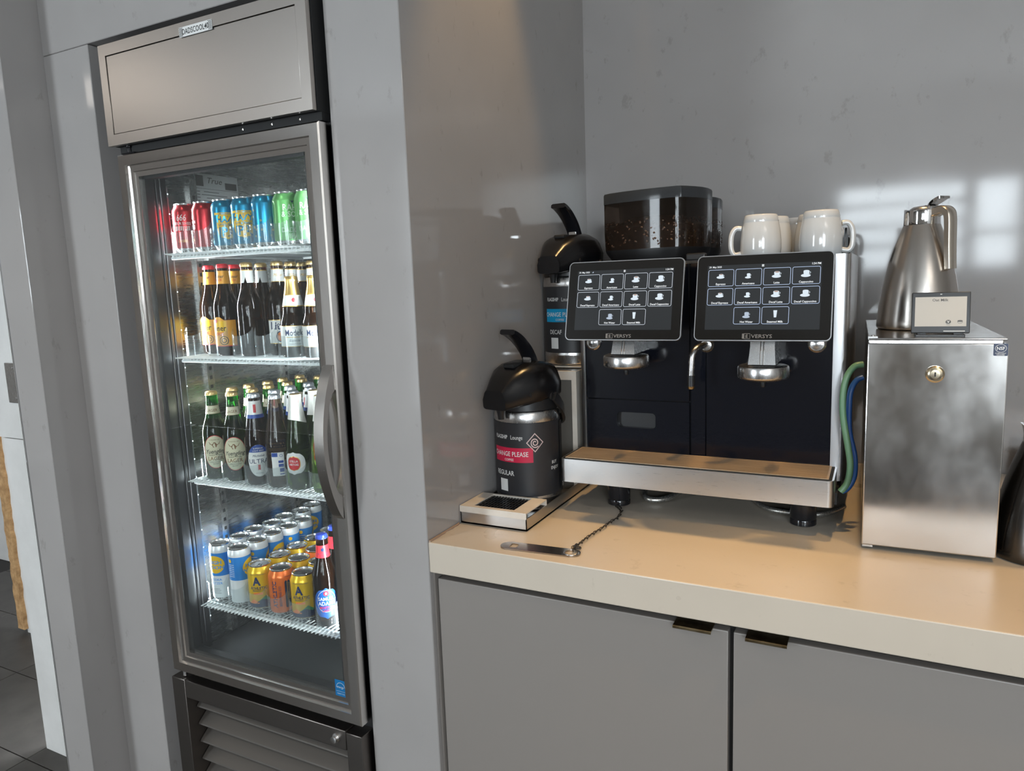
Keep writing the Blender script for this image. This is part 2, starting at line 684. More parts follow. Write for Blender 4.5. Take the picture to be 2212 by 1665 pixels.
bm = B()
box(bm, -1.544, -1.231, 0.0, 0.05, 0, 1.037, 0.001, 1)
wl = struct('wall_left', bm, M_WHITE)
bm = B()
box(bm, -1.80, -1.231, 0.0, 0.05, 1.0395, CEIL, 0.001, 1)
part('panel', bm, M_WHITE, wl, 0)

# torn door jamb seen past the white panel and the pale wall beyond it
bm = B()
random.seed(3)
zs = [0.02 + i * 0.03 for i in range(60)]
lft = [(-2.505 + random.uniform(-0.006, 0.006), z) for z in zs]
rgt = [(-2.462 + random.uniform(-0.004, 0.004), z) for z in zs]
prism(bm, lft + rgt[::-1], 'y', 0.445, 0.475)
torn = struct('trim_2', bm, M_TAN)
bm = B()
box(bm, -2.470, -1.6, 0.462, 0.50, 0, CEIL)
struct('wall_hall', bm, M_WHITE)
bm = B()
box(bm, -6.0, -1.6, 0.93, 1.0, 0, CEIL)
struct('wall_far', bm, M_WHITE)

# floor with large tiles
bm = B()
box(bm, -6.0, 3.4, -4.2, 1.1, -0.05, -0.004)
floor = struct('floor', bm, M_GROUT)
tile_me = None
TX, TY = 0.60, 0.30
for ix in range(-6, -1):
    for iy in range(-2, 4):
        if tile_me is None:
            b2 = B()
            box(b2, 0.0015, TX - 0.0015, 0.0015, TY - 0.0015, -0.004, 0.0, 0.0008, 1)
            tile_me = finish(b2, 'tile', M_FLOOR, 0)
        link('tile', tile_me, floor, (ix * TX + 0.25, iy * TY - 0.06, 0))
bm = B()
box(bm, -0.35 + 0.0, 3.4, -4.2, 1.1, -0.004, -0.0005)
box(bm, -6.0, -0.35, -4.2, -0.6625, -0.004, -0.0005)
part('tile_field', bm, M_FLOOR, floor, 0)

bm = B()
box(bm, -6.0, 3.4, -4.3, 1.1, CEIL, CEIL + 0.1)
struct('ceiling', bm, M_CEIL)
bm = B()
box(bm, 3.4, 3.5, -4.3, 1.1, 0, CEIL)
struct('wall_right', bm, M_ROOM)
bm = B()
box(bm, -6.1, -6.0, -4.3, 1.1, 0, CEIL)
struct('wall_end', bm, M_ROOM)
# window wall behind the viewer; its outermost windows are unseen, added for light
WINS = [(-2.9, -2.0, 0.3, 2.6, ()), (0.44, 1.47, 1.40, 2.20, (1.62, 1.80, 1.98)), (1.50, 1.86, 1.40, 2.20, (1.70,)), (2.0, 3.25, 0.95, 2.6, ())]
bm = B()
xe = -6.0
for a, b, WZ0, WZ1, bars in WINS:
    box(bm, xe, a, -4.3, -4.2, 0, CEIL)
    box(bm, a, b, -4.3, -4.2, 0, WZ0)
    box(bm, a, b, -4.3, -4.2, WZ1, CEIL)
    xe = b
box(bm, xe, 3.4, -4.3, -4.2, 0, CEIL)
struct('wall_rear', bm, M_ROOM)
M_FRAME = mat('window_frame_dark', (0.05, 0.05, 0.05), 0.4)
for i, (a, b, WZ0, WZ1, bars) in enumerate(WINS):
    bm = B()
    box(bm, a, a + 0.03, -4.29, -4.21, WZ0, WZ1)
    box(bm, b - 0.03, b, -4.29, -4.21, WZ0, WZ1)
    box(bm, a + 0.03, b - 0.03, -4.29, -4.21, WZ0, WZ0 + 0.04)
    box(bm, a + 0.03, b - 0.03, -4.29, -4.21, WZ1 - 0.04, WZ1)
    for zz in bars:
        box(bm, a + 0.03, b - 0.03, -4.28, -4.22, zz, zz + 0.045)
    w = struct('window_%d' % (i + 1), bm, M_FRAME)
    bm = B()
    box(bm, a + 0.03, b - 0.03, -4.254, -4.248, WZ0 + 0.04, WZ1 - 0.04)
    part('pane', bm, M_WINGLASS, w, 0)

# recessed downlight trims in the ceiling, also around the added fill spots
for i, (p, t, e, a) in enumerate(DOWNLIGHTS_AND_FILL):
    bm = B()
    lathe(bm, [(0.055, 0.0), (0.055, -0.006), (0.042, -0.010), (0.040, -0.004), (0.040, 0.0)], 28, (0, 0, 0), cap0=False, cap1=False)
    d = part('downlight_and_fill_trim', bm, M_CEIL, None)
    d.location = (p[0], p[1], CEIL)
    d['kind'] = 'structure'

# unseen glowing ceiling panels, added to brighten the fridge steel and the room
for cx, cy in ((-3.9, -2.3), (2.75, -2.4)):
    bm = B()
    box(bm, -0.6, 0.6, -0.3, 0.3, -0.012, 0.0, 0.003)
    d = part('fill_panel', bm, mat('fill_panel_white', (0.8, 0.8, 0.8), 0.5, emit=2.6, ecol=(1.0, 0.90, 0.80)))
    d.location = (cx, cy, CEIL)
    d['kind'] = 'structure'

# switch plate on the white panel
bm = B()
box(bm, -1.474, -1.394, -0.006, 0.0, 1.150, 1.270, 0.002)
sp = part('switch_plate', bm, M_SATIN)
tag(sp, 'blank brushed steel wall plate on the white panel', 'wall plate')
for zz in (1.165, 1.255):
    bm = B()
    lathe(bm, [(0.0035, 0), (0.003, 0.0015)], 10)
    q = part('screw', bm, M_CHROME, sp, loc=(-1.434, -0.006, zz))
    q.rotation_euler = (PI / 2, 0, 0)

# ================================================================== WORKTOP AND CABINET
ZC = 0.915
bm = B()
box(bm, 0.001, 3.2, 0.0, YB - 0.001, 0.848, ZC, 0.0025, 2)
wt = part('worktop', bm, M_COUNTER)
tag(wt, 'long beige stone worktop running along the grey wall', 'worktop')
bm = B()
random.seed(5)
loop = [(0.0012, 0.003)]
for i in range(12):
    loop.append((0.003 + random.uniform(0, 0.004), 0.003 + i * 0.011))
loop.append((0.0012, 0.128))
prism(bm, loop, 'z', ZC - 0.001, ZC + 0.003)
part('sealant', bm, mat('old_sealant', (0.38, 0.27, 0.20), 0.8), wt, label='stained pinkish sealant bead')

cab = thing('base_cabinet', 'grey laminate base cabinet with two flat doors under the worktop', 'cabinet', (0, 0, 0))
bm = B()
box(bm, 0.006, 1.262, 0.045, 0.96, 0.10, 0.840)
box(bm, 0.03, 1.262, 0.09, 0.96, 0.0, 0.10)
part('carcass', bm, M_CABIN, cab, 0)
bm = B()
box(bm, 0.0005, 0.0055, 0.012, 0.10, 0.0, 0.846)
part('filler_strip', bm, M_CAB, cab, 0)
for k, (a, b) in enumerate(((0.0085, 0.6165), (0.6255, 1.2595))):
    bm = B()
    box(bm, a, b, 0.018, 0.040, 0.10, 0.829, 0.002, 2)
    d = part('door', bm, M_CAB, cab)
    hx0, hx1 = ((0.522, 0.590) if k == 0 else (0.648, 0.716))
    bm = B()
    prism(bm, [(0.040, 0.8290), (0.040, 0.8315), (0.000, 0.8315), (-0.002, 0.8300), (-0.002, 0.8265), (0.0005, 0.8265), (0.0005, 0.8290)], 'x', hx0, hx1)
    part('handle', bm, M_BRASS, d, 0, label='bronze tab pull')

# ================================================================== DISPLAY FRIDGE
FX0, FX1 = -0.842, -0.192
fr = thing('display_fridge', 'tall stainless steel drinks fridge with glass door set in the wall niche', 'fridge', ((FX0 + FX1) / 2, 0.28, 0))
FO = Vector(fr.location)


def fpart(name, bm, m, parent=None, smooth=35.0, label=None):
    """part of the fridge, given in world coordinates"""
    p = parent or fr
    bmesh.ops.translate(bm, verts=bm.verts, vec=-FO)
    return part(name, bm, m, p, smooth, label=label)


def fprint(name, pieces, fmap, m, parent=None, label=None):
    o = fpart(name, prints(pieces, fmap), m, parent, 0, label)
    if len(pieces) > 1:
        o['kind'] = 'stuff'
    return o


IX0, IX1, IY0, IY1, IZ0, IZ1 = -0.785, -0.247, 0.012, 0.500, 0.492, 1.770
# outer cabinet walls
bm = B()
box(bm, FX0, IX0 - 0.004, 0.012, 0.56, 0.06, 1.80)
box(bm, IX1 + 0.004, FX1, 0.012, 0.56, 0.06, 1.80)
box(bm, IX0 - 0.004, IX1 + 0.004, IY1 + 0.004, 0.56, 0.06, 1.80)
box(bm, IX0 - 0.004, IX1 + 0.004, 0.012, IY1 + 0.004, IZ1 + 0.004, 1.80)
box(bm, IX0 - 0.004, IX1 + 0.004, 0.012, IY1 + 0.004, 0.44, IZ0 - 0.004)
fpart('cabinet_body', bm, M_BLACK, smooth=0)
bm = B()
box(bm, IX0 - 0.004, IX0, 0.06, IY1, IZ0, IZ1)
box(bm, IX1, IX1 + 0.004, 0.06, IY1, IZ0, IZ1)
box(bm, IX0, IX1, IY1, IY1 + 0.004, IZ0, IZ1)
box(bm, IX0, IX1, 0.012, IY1, IZ1, IZ1 + 0.004)
fpart('inner_liner', bm, M_LINER, smooth=0, label='wavy brushed steel inner walls')
bm = B()
box(bm, IX0, IX1, 0.012, IY1, IZ0 - 0.004, IZ0)
fpart('inner_floor', bm, M_LINER_D, smooth=0)
# black breaker posts at the mouth, ribbed, with the lamp strip behind
for s, xw in ((1, IX0), (-1, IX1)):
    bm = B()
    box(bm, xw - 0.004 * s, xw + 0.010 * s, 0.012, 0.060, IZ0, IZ1)
    for yy in (0.018, 0.030, 0.042):
        tube(bm, [(xw + 0.010 * s, yy, IZ0 + 0.02), (xw + 0.010 * s, yy, IZ1 - 0.02)], 0.0028, 8)
    post = fpart('breaker_post', bm, M_BLACK)
    bm = B()
    box(bm, xw + 0.0005 * s, xw + 0.0085 * s, 0.060, 0.066, 0.56, 1.72, 0.002)
    fpart('lamp_strip', bm, mat('lamp_lens', (0.25, 0.27, 0.28), 0.25), post, label='LED lamp strip')
    bm = B()
    for k in range(24):
        lathe(bm, [(0.0018, 0.0), (0.0012, 0.003)], 8, (xw + 0.0080 * s, 0.064, 0.575 + k * 0.049))
    fpart('diodes', bm, M_LED, post)['kind'] = 'stuff'
    led = area('fridge_led', (xw + 0.0138 * s, 0.038, 1.14), (xw + 0.22 * s, 0.32, 1.14), 1.16, 0.012, LEDW * (1.0 if s > 0 else 0.55), (0.88, 0.96, 1.0))
    led.rotation_euler = (Matrix((Vector((0, 0, 1)), Vector((-0.80 * s, -0.60, 0)).normalized().cross(Vector((0, 0, 1))), Vector((-0.80 * s, -0.60, 0)).normalized())).transposed()).to_euler()
    led.data.spread = math.radians(130)
# sill frame at the bottom and head of the mouth
bm = B()
box(bm, IX0, IX1, 0.012, 0.034, IZ0 - 0.006, IZ0 + 0.012, 0.003)
fpart('mouth_sill', bm, M_BLACK)
bm = B()
box(bm, IX0, IX1, 0.012, 0.040, IZ1 - 0.020, IZ1 + 0.002, 0.003)
fpart('mouth_head', bm, M_BLACK)

# header
bm = B()
box(bm, FX0 + 0.006, FX1 - 0.001, -0.022, 0.56, 1.812, 2.048)
box(bm, FX0 + 0.010, FX1 - 0.002, -0.012, 0.56, 1.795, 1.813)
fpart('header_box', bm, M_BLACKM, smooth=0)
bm = B()
xo0, xo1, zo0, zo1 = FX0, FX1 - 0.004, 1.812, 2.042
xi0, xi1, zi0, zi1 = -0.8185, -0.2230, 1.837, 2.0165
yf = -0.036
for a in ((xo0, xi0, zo0, zo1), (xi1, xo1, zo0, zo1), (xi0, xi1, zo0, zi0), (xi0, xi1, zi1, zo1)):
    box(bm, a[0], a[1], yf, yf + 0.012, a[2], a[3])
hd = fpart('header_frame', bm, M_STEEL_H, smooth=0)
bm = B()
box(bm, xi0 + 0.0012, xi1 - 0.0012, yf + 0.002, yf + 0.012, zi0 + 0.0012, zi1 - 0.0012, 0.001, 1)
fpart('header_panel', bm, M_STEEL_H)
# asset tag
um = plane_map((-0.5075, yf - 0.0006, 2.0215), (1, 0, 0.0), (0, 0, 1))
st = fprint('asset_tag', [rect2d(0, 0, 0.103, 0.0205)], um, P_WHITE, label='white asset sticker with checkered ends')
um = plane_map((-0.5075, yf - 0.0010, 2.0215), (1, 0, 0.0), (0, 0, 1))
chk = []
for sx in (-1, 1):
    for i in range(5):
        for j in range(9):
            if (i + j) % 2 == 0:
                chk.append(rect2d(sx * 0.0505 - sx * (i + 0.5) * 0.0021, -0.0092 + (j + 0.5) * 0.00205, 0.0019, 0.0019))
fprint('asset_lettering', [text2d('DADSCOOL40', 0.0165, 0, 0, 0.78, 0.008)] + chk, um, P_BLACK, st)
# screws and hinge in the dark gap
for x in (-0.416, -0.330, -0.251):
    bm = B()
    lathe(bm, [(0.0042, 0), (0.0036, 0.0028), (0.0015, 0.0036)], 12)
    bmesh.ops.rotate(bm, verts=bm.verts, matrix=Matrix.Rotation(PI / 2, 3, 'X'))
    bmesh.ops.translate(bm, verts=bm.verts, vec=(x, -0.012, 1.8045))
    fpart('screw', bm, M_CHROME)
bm = B()
lathe(bm, [(0.010, 0), (0.010, 0.004), (0.006, 0.005), (0.006, 0.016), (0.009, 0.017), (0.009, 0.021)], 16, (-0.798, -0.012, 1.791))
box(bm, -0.815, -0.770, -0.022, 0.01, 1.7915, 1.795)
fpart('hinge', bm, M_BLACKG)
bm = B()
lathe(bm, [(0.006, 0), (0.006, 0.020)], 12, (-0.800, -0.014, 0.437))
fpart('hinge', bm, M_SATIN)

# door
DX0, DX1, DZ0, DZ1, DY = -0.8245, -0.1905, 0.4560, 1.7905, -0.0300
fw, bw = 0.026, 0.027           # flat face and inner bevel widths
bm = B()


def frame_loop(i, y):
    return [(DX0 + i, y, DZ0 + i), (DX1 - i, y, DZ0 + i), (DX1 - i, y, DZ1 - i), (DX0 + i, y, DZ1 - i)]


lv = [frame_loop(0.0, 0.006), frame_loop(0.0, DY + 0.003), frame_loop(0.003, DY), frame_loop(fw, DY), frame_loop(fw + 0.0015, DY + 0.007),
      frame_loop(fw + bw * 0.55, DY + 0.0085), frame_loop(fw + bw * 0.60, DY + 0.0125), frame_loop(fw + bw, DY + 0.014), frame_loop(fw + bw, 0.006)]
rv = [[bm.verts.new(p) for p in l] for l in lv]
for a, b in zip(rv, rv[1:] + rv[:1]):
    for i in range(4):
        bm.faces.new((a[i], a[(i + 1) % 4], b[(i + 1) % 4], b[i]))
door = fpart('door', bm, M_STEEL_POL, smooth=25, label='polished steel door frame')
gi = fw + bw - 0.002
bm = B()
box(bm, DX0 + gi, DX1 - gi, -0.0155, -0.0115, DZ0 + gi, DZ1 - gi)
fpart('glass_pane', bm, M_GLASS, door, 0)
bm = B()
for a in ((DX0 + 0.03, DX0 + gi + 0.012, DZ0 + 0.03, DZ1 - 0.03), (DX1 - gi - 0.012, DX1 - 0.03, DZ0 + 0.03, DZ1 - 0.03),
          (DX0 + 0.03, DX1 - 0.03, DZ0 + 0.03, DZ0 + gi + 0.010), (DX0 + 0.03, DX1 - 0.03, DZ1 - gi - 0.008, DZ1 - 0.03)):
    box(bm, a[0], a[1], -0.008, 0.0115, a[2], a[3])
fpart('gasket', bm, M_BLACK, door, 0)
# bow handle
bm = B()
sec = []
HX = DX1 - 0.018
hz0, hz1 = 0.952, 1.292
n = 26
outer, inner = [], []
for i in range(n + 1):
    t = i / n
    z = hz0 + (hz1 - hz0) * t
    d = math.sin(PI * t) ** 0.75
    outer.append((DY - 0.0015 - 0.047 * d, z))
for i in range(n + 1):
    t = i / n
    z = hz0 + 0.052 + (hz1 - hz0 - 0.104) * t
    d = math.sin(PI * t) ** 0.55
    inner.append((DY + 0.0005 - 0.036 * d, z))
for x in (HX - 0.012, HX + 0.014):
    pass
vo = [[bm.verts.new((x, y, z)) for (y, z) in outer] for x in (HX - 0.013, HX + 0.013)]
vi = [[bm.verts.new((x, y, z)) for (y, z) in inner] for x in (HX - 0.013, HX + 0.013)]
for i in range(n):
    bm.faces.new((vo[0][i], vo[1][i], vo[1][i + 1], vo[0][i + 1]))
    bm.faces.new((vi[0][i], vi[0][i + 1], vi[1][i + 1], vi[1][i]))
    for k in (0, 1):
        bm.faces.new((vo[k][i], vi[k][i], vi[k][i + 1], vo[k][i + 1]))
for k in (0, n):
    bm.faces.new((vo[0][k], vo[1][k], vi[1][k], vi[0][k]))
fpart('handle', bm, M_STEEL_V, door, 40, label='bowed steel pull handle')
# blue energy sticker on the glass
um = plane_map((-0.256, -0.0157, 0.5285), (1, 0, 0), (0, 0, 1))
es = fprint('energy_sticker', [rect2d(0, 0, 0.034, 0.042)], um, mat('sticker_blue', (0.0, 0.14, 0.36), 0.4), door)
um = plane_map((-0.256, -0.0160, 0.5285), (1, 0, 0), (0, 0, 1))
arc = ring2d([(0.013 * math.cos(PI * i / 14), 0.002 + 0.013 * math.sin(PI * i / 14)) for i in range(15)][::1] ,
             [(0.0121 * math.cos(PI * i / 14), 0.002 + 0.0121 * math.sin(PI * i / 14)) for i in range(15)])
arc = (arc[0], arc[1][:-1])
fprint('energy_lettering', [arc, text2d('energy', 0.0085, -0.001, 0.004, 0.9, 0.0, shear=0.3), rect2d(0, -0.007, 0.028, 0.0006),
                            text2d('ENERGY STAR', 0.0042, 0, -0.013, 0.85)], um, P_PAPER, door)

# base with louvred grille
bm = B()
box(bm, -0.836, -0.7855, yf + 0.006, 0.034, 0.02, 0.434, 0.002)
fpart('base_post', bm, M_BASE)
bm = B()
box(bm, -0.2385, FX1, yf + 0.006, 0.034, 0.02, 0.4305, 0.002)
fpart('base_post', bm, M_BASE)
bm = B()
box(bm, -0.7845, -0.2395, yf + 0.006, 0.034, 0.384, 0.4335, 0.002)
rail = fpart('base_rail', bm, M_BASE)
bm = B()
box(bm, -0.83, FX1 - 0.004, 0.034, 0.56, 0.02, 0.43)
fpart('base_box', bm, M_BLACKM, smooth=0)
lou = None
for i in range(7):
    zc = 0.345 - 0.0515 * i
    bm = B()
    prism(bm, [(0.026, zc + 0.022), (-0.001, zc + 0.001), (-0.002, zc - 0.003), (0.0015, zc - 0.004), (0.0035, zc - 0.001), (0.028, zc + 0.018)], 'x', -0.7840, -0.2400)
    fpart('louver', bm, M_LOUVER, smooth=30)
bm = B()
lathe(bm, [(0.0115, 0), (0.0115, 0.003), (0.0085, 0.007), (0.0085, 0.011), (0.005, 0.0115)], 20)
bmesh.ops.rotate(bm, verts=bm.verts, matrix=Matrix.Rotation(PI / 2, 3, 'X'))
bmesh.ops.translate(bm, verts=bm.verts, vec=(-0.269, yf + 0.006, 0.4095))
lk = fpart('lock', bm, M_CHROME)

# shelf standards on the side walls
for s, xw in ((1, IX0), (-1, IX1)):
    for yy in (0.142, 0.42):
        bm = B()
        box(bm, xw, xw + 0.009 * s, yy - 0.011, yy + 0.011, IZ0 + 0.01, IZ1 - 0.02)
        p = fpart('shelf_standard', bm, M_SATIN, smooth=0)
        bm = B()
        for k in range(48):
            zz = IZ0 + 0.03 + k * 0.025
            box(bm, xw + 0.0088 * s, xw + 0.0094 * s, yy - 0.004, yy + 0.004, zz, zz + 0.009)
        fpart('slots', bm, M_BLACKM, p, 0)['kind'] = 'stuff'

# shelves (coated wire)
SHZ = [1.553, 1.297, 0.979, 0.642]
SX0, SX1, SY0, SY1 = -0.738, -0.270, 0.028, 0.485
for zt in SHZ:
    bm = B()
    R1 = 0.0036
    for (za, ya) in ((zt - R1 - 0.0012, SY0 + 0.003), (zt - 0.0125, SY0 + 0.0005)):
        tube(bm, [(SX0, ya, za), (SX1, ya, za)], R1, 8)
    tube(bm, [(SX0, SY1, zt - 0.006), (SX1, SY1, zt - 0.006)], R1, 8)
    for xx in (SX0 + 0.004, (SX0 + SX1) / 2, SX1 - 0.004):
        tube(bm, [(xx, SY0, zt - 0.007), (xx, SY1, zt - 0.007)], R1, 8)
    nw = 38
    for k in range(nw):
        xx = SX0 + 0.008 + (SX1 - SX0 - 0.016) * k / (nw - 1)
        tube(bm, smooth_path([(xx, SY1, zt - 0.0016), (xx, SY0 + 0.006, zt - 0.0016), (xx, SY0 - 0.0020, zt - 0.0045), (xx, SY0 - 0.0026, zt - 0.0135)], 2), 0.0015, 6)
    sh = fpart('shelf', bm, M_SHELF, smooth=50, label='white coated wire shelf')
    for sx, xw in ((1, IX0), (-1, IX1)):
        xe = SX0 if sx == 1 else SX1
        for yy in (0.142, 0.42):
            bm = B()
            box(bm, min(xw + 0.009 * sx, xe), max(xw + 0.009 * sx, xe), yy - 0.004, yy + 0.004, zt - 0.016, zt - 0.008)
            fpart('shelf_clip', bm, M_SATIN, sh, 0)

# paper spec label on the left inner wall
um = plane_map((IX0 + 0.0006, 0.228, 1.715), (0, 1, 0), (0, 0, 1))
pl = fprint('spec_label', [rect2d(0, 0, 0.146, 0.106)], um, P_PAPER, label='white paper specification label')
um = plane_map((IX0 + 0.0010, 0.228, 1.715), (0, 1, 0), (0, 0, 1))
pcs = [rect2d(-0.056, 0.034, 0.024, 0.028), text2d('True', 0.022, -0.006, 0.037, 1.2, 0.0, shear=0.3), rect2d(0.048, 0.026, 0.040, 0.018), rect2d(0, 0.014, 0.140, 0.0008)]
for k in range(7):
    pcs.append(rect2d(-0.02 + 0.01 * (k % 3), 0.006 - 0.008 * k, 0.05 + 0.012 * ((k * 7) % 4), 0.0016))
    pcs.append(rect2d(-0.062, 0.006 - 0.008 * k, 0.010, 0.0016))
fprint('spec_lettering', pcs, um, P_GREY, pl)

# ================================================================== DRINKS
def prof_r(prof):
    """radius as a function of height for wrapping labels"""
    pr = [p for p in prof]

    def f(z):
        for (r0, z0), (r1, z1) in zip(pr, pr[1:]):
            if z0 <= z <= z1 and z1 > z0:
                return r0 + (r1 - r0) * (z - z0) / (z1 - z0)
        return pr[-1][0] if z > pr[-1][1] else pr[1][0]
    return f


LONG = [(0.022, 0.002), (0.0265, 0.0), (0.0295, 0.003), (0.0305, 0.008), (0.0305, 0.116), (0.0298, 0.124), (0.0278, 0.134), (0.0245, 0.145),
        (0.0205, 0.157), (0.0175, 0.168), (0.0158, 0.180), (0.0146, 0.196), (0.0138, 0.212), (0.0140, 0.2135), (0.0140, 0.2165), (0.0132, 0.218), (0.0130, 0.224)]
SLOPE = [(0.022, 0.002), (0.0260, 0.0), (0.0290, 0.003), (0.0300, 0.008), (0.0300, 0.108), (0.0292, 0.118), (0.0262, 0.136), (0.0225, 0.156),
         (0.0190, 0.176), (0.0162, 0.196), (0.0142, 0.212), (0.0143, 0.2165), (0.0132, 0.218), (0.0130, 0.224)]
STUB = [(0.024, 0.002), (0.0285, 0.0), (0.0315, 0.003), (0.0325, 0.008), (0.0325, 0.076), (0.0315, 0.084), (0.0285, 0.092), (0.0258, 0.100),
        (0.0252, 0.106), (0.0250, 0.112), (0.0228, 0.126), (0.0195, 0.142), (0.0165, 0.156), (0.0145, 0.168), (0.0140, 0.172), (0.0140, 0.180)]
CAN = [(0.021, 0.004), (0.0235, 0.0), (0.0252, 0.0015), (0.0280, 0.006), (0.0318, 0.012), (0.0330, 0.017), (0.0330, 0.101), (0.0326, 0.104), (0.0305, 0.109), (0.0280, 0.1145), (0.0268, 0.1175)]
SLIM = [(0.021, 0.004), (0.0228, 0.0), (0.0245, 0.0015), (0.0262, 0.006), (0.0284, 0.012), (0.0286, 0.016), (0.0286, 0.139), (0.0284, 0.142), (0.0272, 0.147), (0.0262, 0.1515), (0.0258, 0.1525)]


def lid_mesh(r, zt):
    bm = B()
    lathe(bm, [(r * 0.99, zt - 0.0055), (r + 0.0006, zt - 0.003), (r + 0.0008, zt - 0.001), (r, zt), (r - 0.0014, zt - 0.0006), (r - 0.0022, zt - 0.0045),
               (r - 0.0034, zt - 0.0055), (r - 0.0046, zt - 0.0040), (0.004, zt - 0.0042)], 28, cap0=False)
    return finish(bm, 'lid', M_ALU)


def tab_mesh(zt):
    bm = B()
    vs, fs = ring2d(rrect(0.022, 0.0125, 0.006, 4, 0.004, 0), rrect(0.009, 0.006, 0.0028, 4, 0.0085, 0))
    for z in (zt - 0.0036, zt - 0.0024):
        bv = [bm.verts.new((x, y, z)) for x, y in vs]
        for f in fs:
            bm.faces.new([bv[i] for i in f])
    return finish(bm, 'tab', M_ALU, 0)


def cap_mesh(m, z0=0.2155):
    bm = B()
    lathe(bm, [(0.0128, z0 + 0.0010), (0.0152, z0), (0.0149, z0 + 0.0040), (0.0141, z0 + 0.0075), (0.0128, z0 + 0.0098), (0.0090, z0 + 0.0108), (0.003, z0 + 0.0112)],
          42, flute={1: -0.0011, 2: -0.0008, 3: -0.0003})
    return finish(bm, 'crown_cap', m, 50)


def body_mesh(name, prof, m, n=36, mis=None, cap1=True):
    bm = B()
    lathe(bm, prof, n, mis=mis, cap1=cap1)
    return finish(bm, name, m, 60)


KINDS = {}


def define(kind, parts):
    """parts: list of (part name, mesh, index of the parent part or None, label or None)"""
    KINDS[kind] = parts


def put(kind, name, label, cat, loc, a0, group, tilt=None, rnd=None):
    root = thing(name, label, cat, loc, math.radians(a0), group)
    if tilt:
        root.rotation_euler = (tilt[0], tilt[1], math.radians(a0))
    made = []
    for (pn, me, par, lab) in KINDS[kind]:
        o = link(pn, me, root if par is None else made[par])
        if lab:
            o['label'] = lab
        if me.get('joined'):
            o['kind'] = 'stuff'
        made.append(o)
    return root


E1, E2, E3 = 0.00025, 0.00045, 0.00065
# --- bottle, green glass lager with cream oval label
rf = prof_r(LONG)
ov = lambda cx, cy, rx, ry: ell2d(cx, cy, rx, ry, 12, 16)
define('lager', [
    ('bottle_glass', body_mesh('bottle_glass', LONG, [G_GREEN, G_GBEER], mis=[1 if p[1] < 0.165 else 0 for p in LONG[1:]]), None, None),
    ('crown_cap', cap_mesh(K_GOLD), None, 'gold crown cap'),
    ('label', pmesh('label', [ov(0, 0.072, 0.0295, 0.0430)], round_map(rf, E1), P_RED), None, None),
    ('label_face', pmesh('label_face', [ov(0, 0.072, 0.0282, 0.0415)], round_map(rf, E2), P_CRMLAB), 2, 'cream oval label'),
    ('lettering', pmesh('lettering', [text2d('Yuengling', 0.0150, 0.002, 0.0735, 0.86, 0.01, shear=0.35), text2d('TRADITIONAL', 0.0056, 0, 0.0640, 0.95),
                                      text2d('AMERICA\'S OLDEST', 0.0036, 0, 0.0455, 0.95), text2d('BREWERY', 0.0036, 0, 0.0410, 0.95)], round_map(rf, E3), P_BLACK), 2, None),
    ('emblem', pmesh('emblem', [text2d('LAGER', 0.0135, 0, 0.0550, 0.95, 0.01), poly2d([(-0.004, 0.084), (0.004, 0.084), (0.006, 0.090), (0.002, 0.097), (-0.002, 0.097), (-0.006, 0.090)]),
                                poly2d([(-0.003, 0.092), (-0.014, 0.099), (-0.011, 0.092), (-0.004, 0.088)]), poly2d([(0.003, 0.092), (0.004, 0.088), (0.011, 0.092), (0.014, 0.099)]),
                                text2d('ESTABLISHED 1829', 0.0034, 0, 0.1035, 0.9)], round_map(rf, E3), P_BROWN), 2, None),
    ('neck_label', pmesh('neck_label', [strip2d(-0.047, 0.047, 0.1680, 0.1895, 30, 3)], round_map(lambda v: rf(v), E1), P_CRMLAB), None, None),
    ('neck_lettering', pmesh('neck_lettering', [text2d('LAGER', 0.0100, 0, 0.1775, 0.9, 0.01), strip2d(-0.047, 0.047, 0.1680, 0.1688, 30, 1), strip2d(-0.047, 0.047, 0.1887, 0.1895, 30, 1)],
                               round_map(rf, E2), P_BROWN), 6, None)])
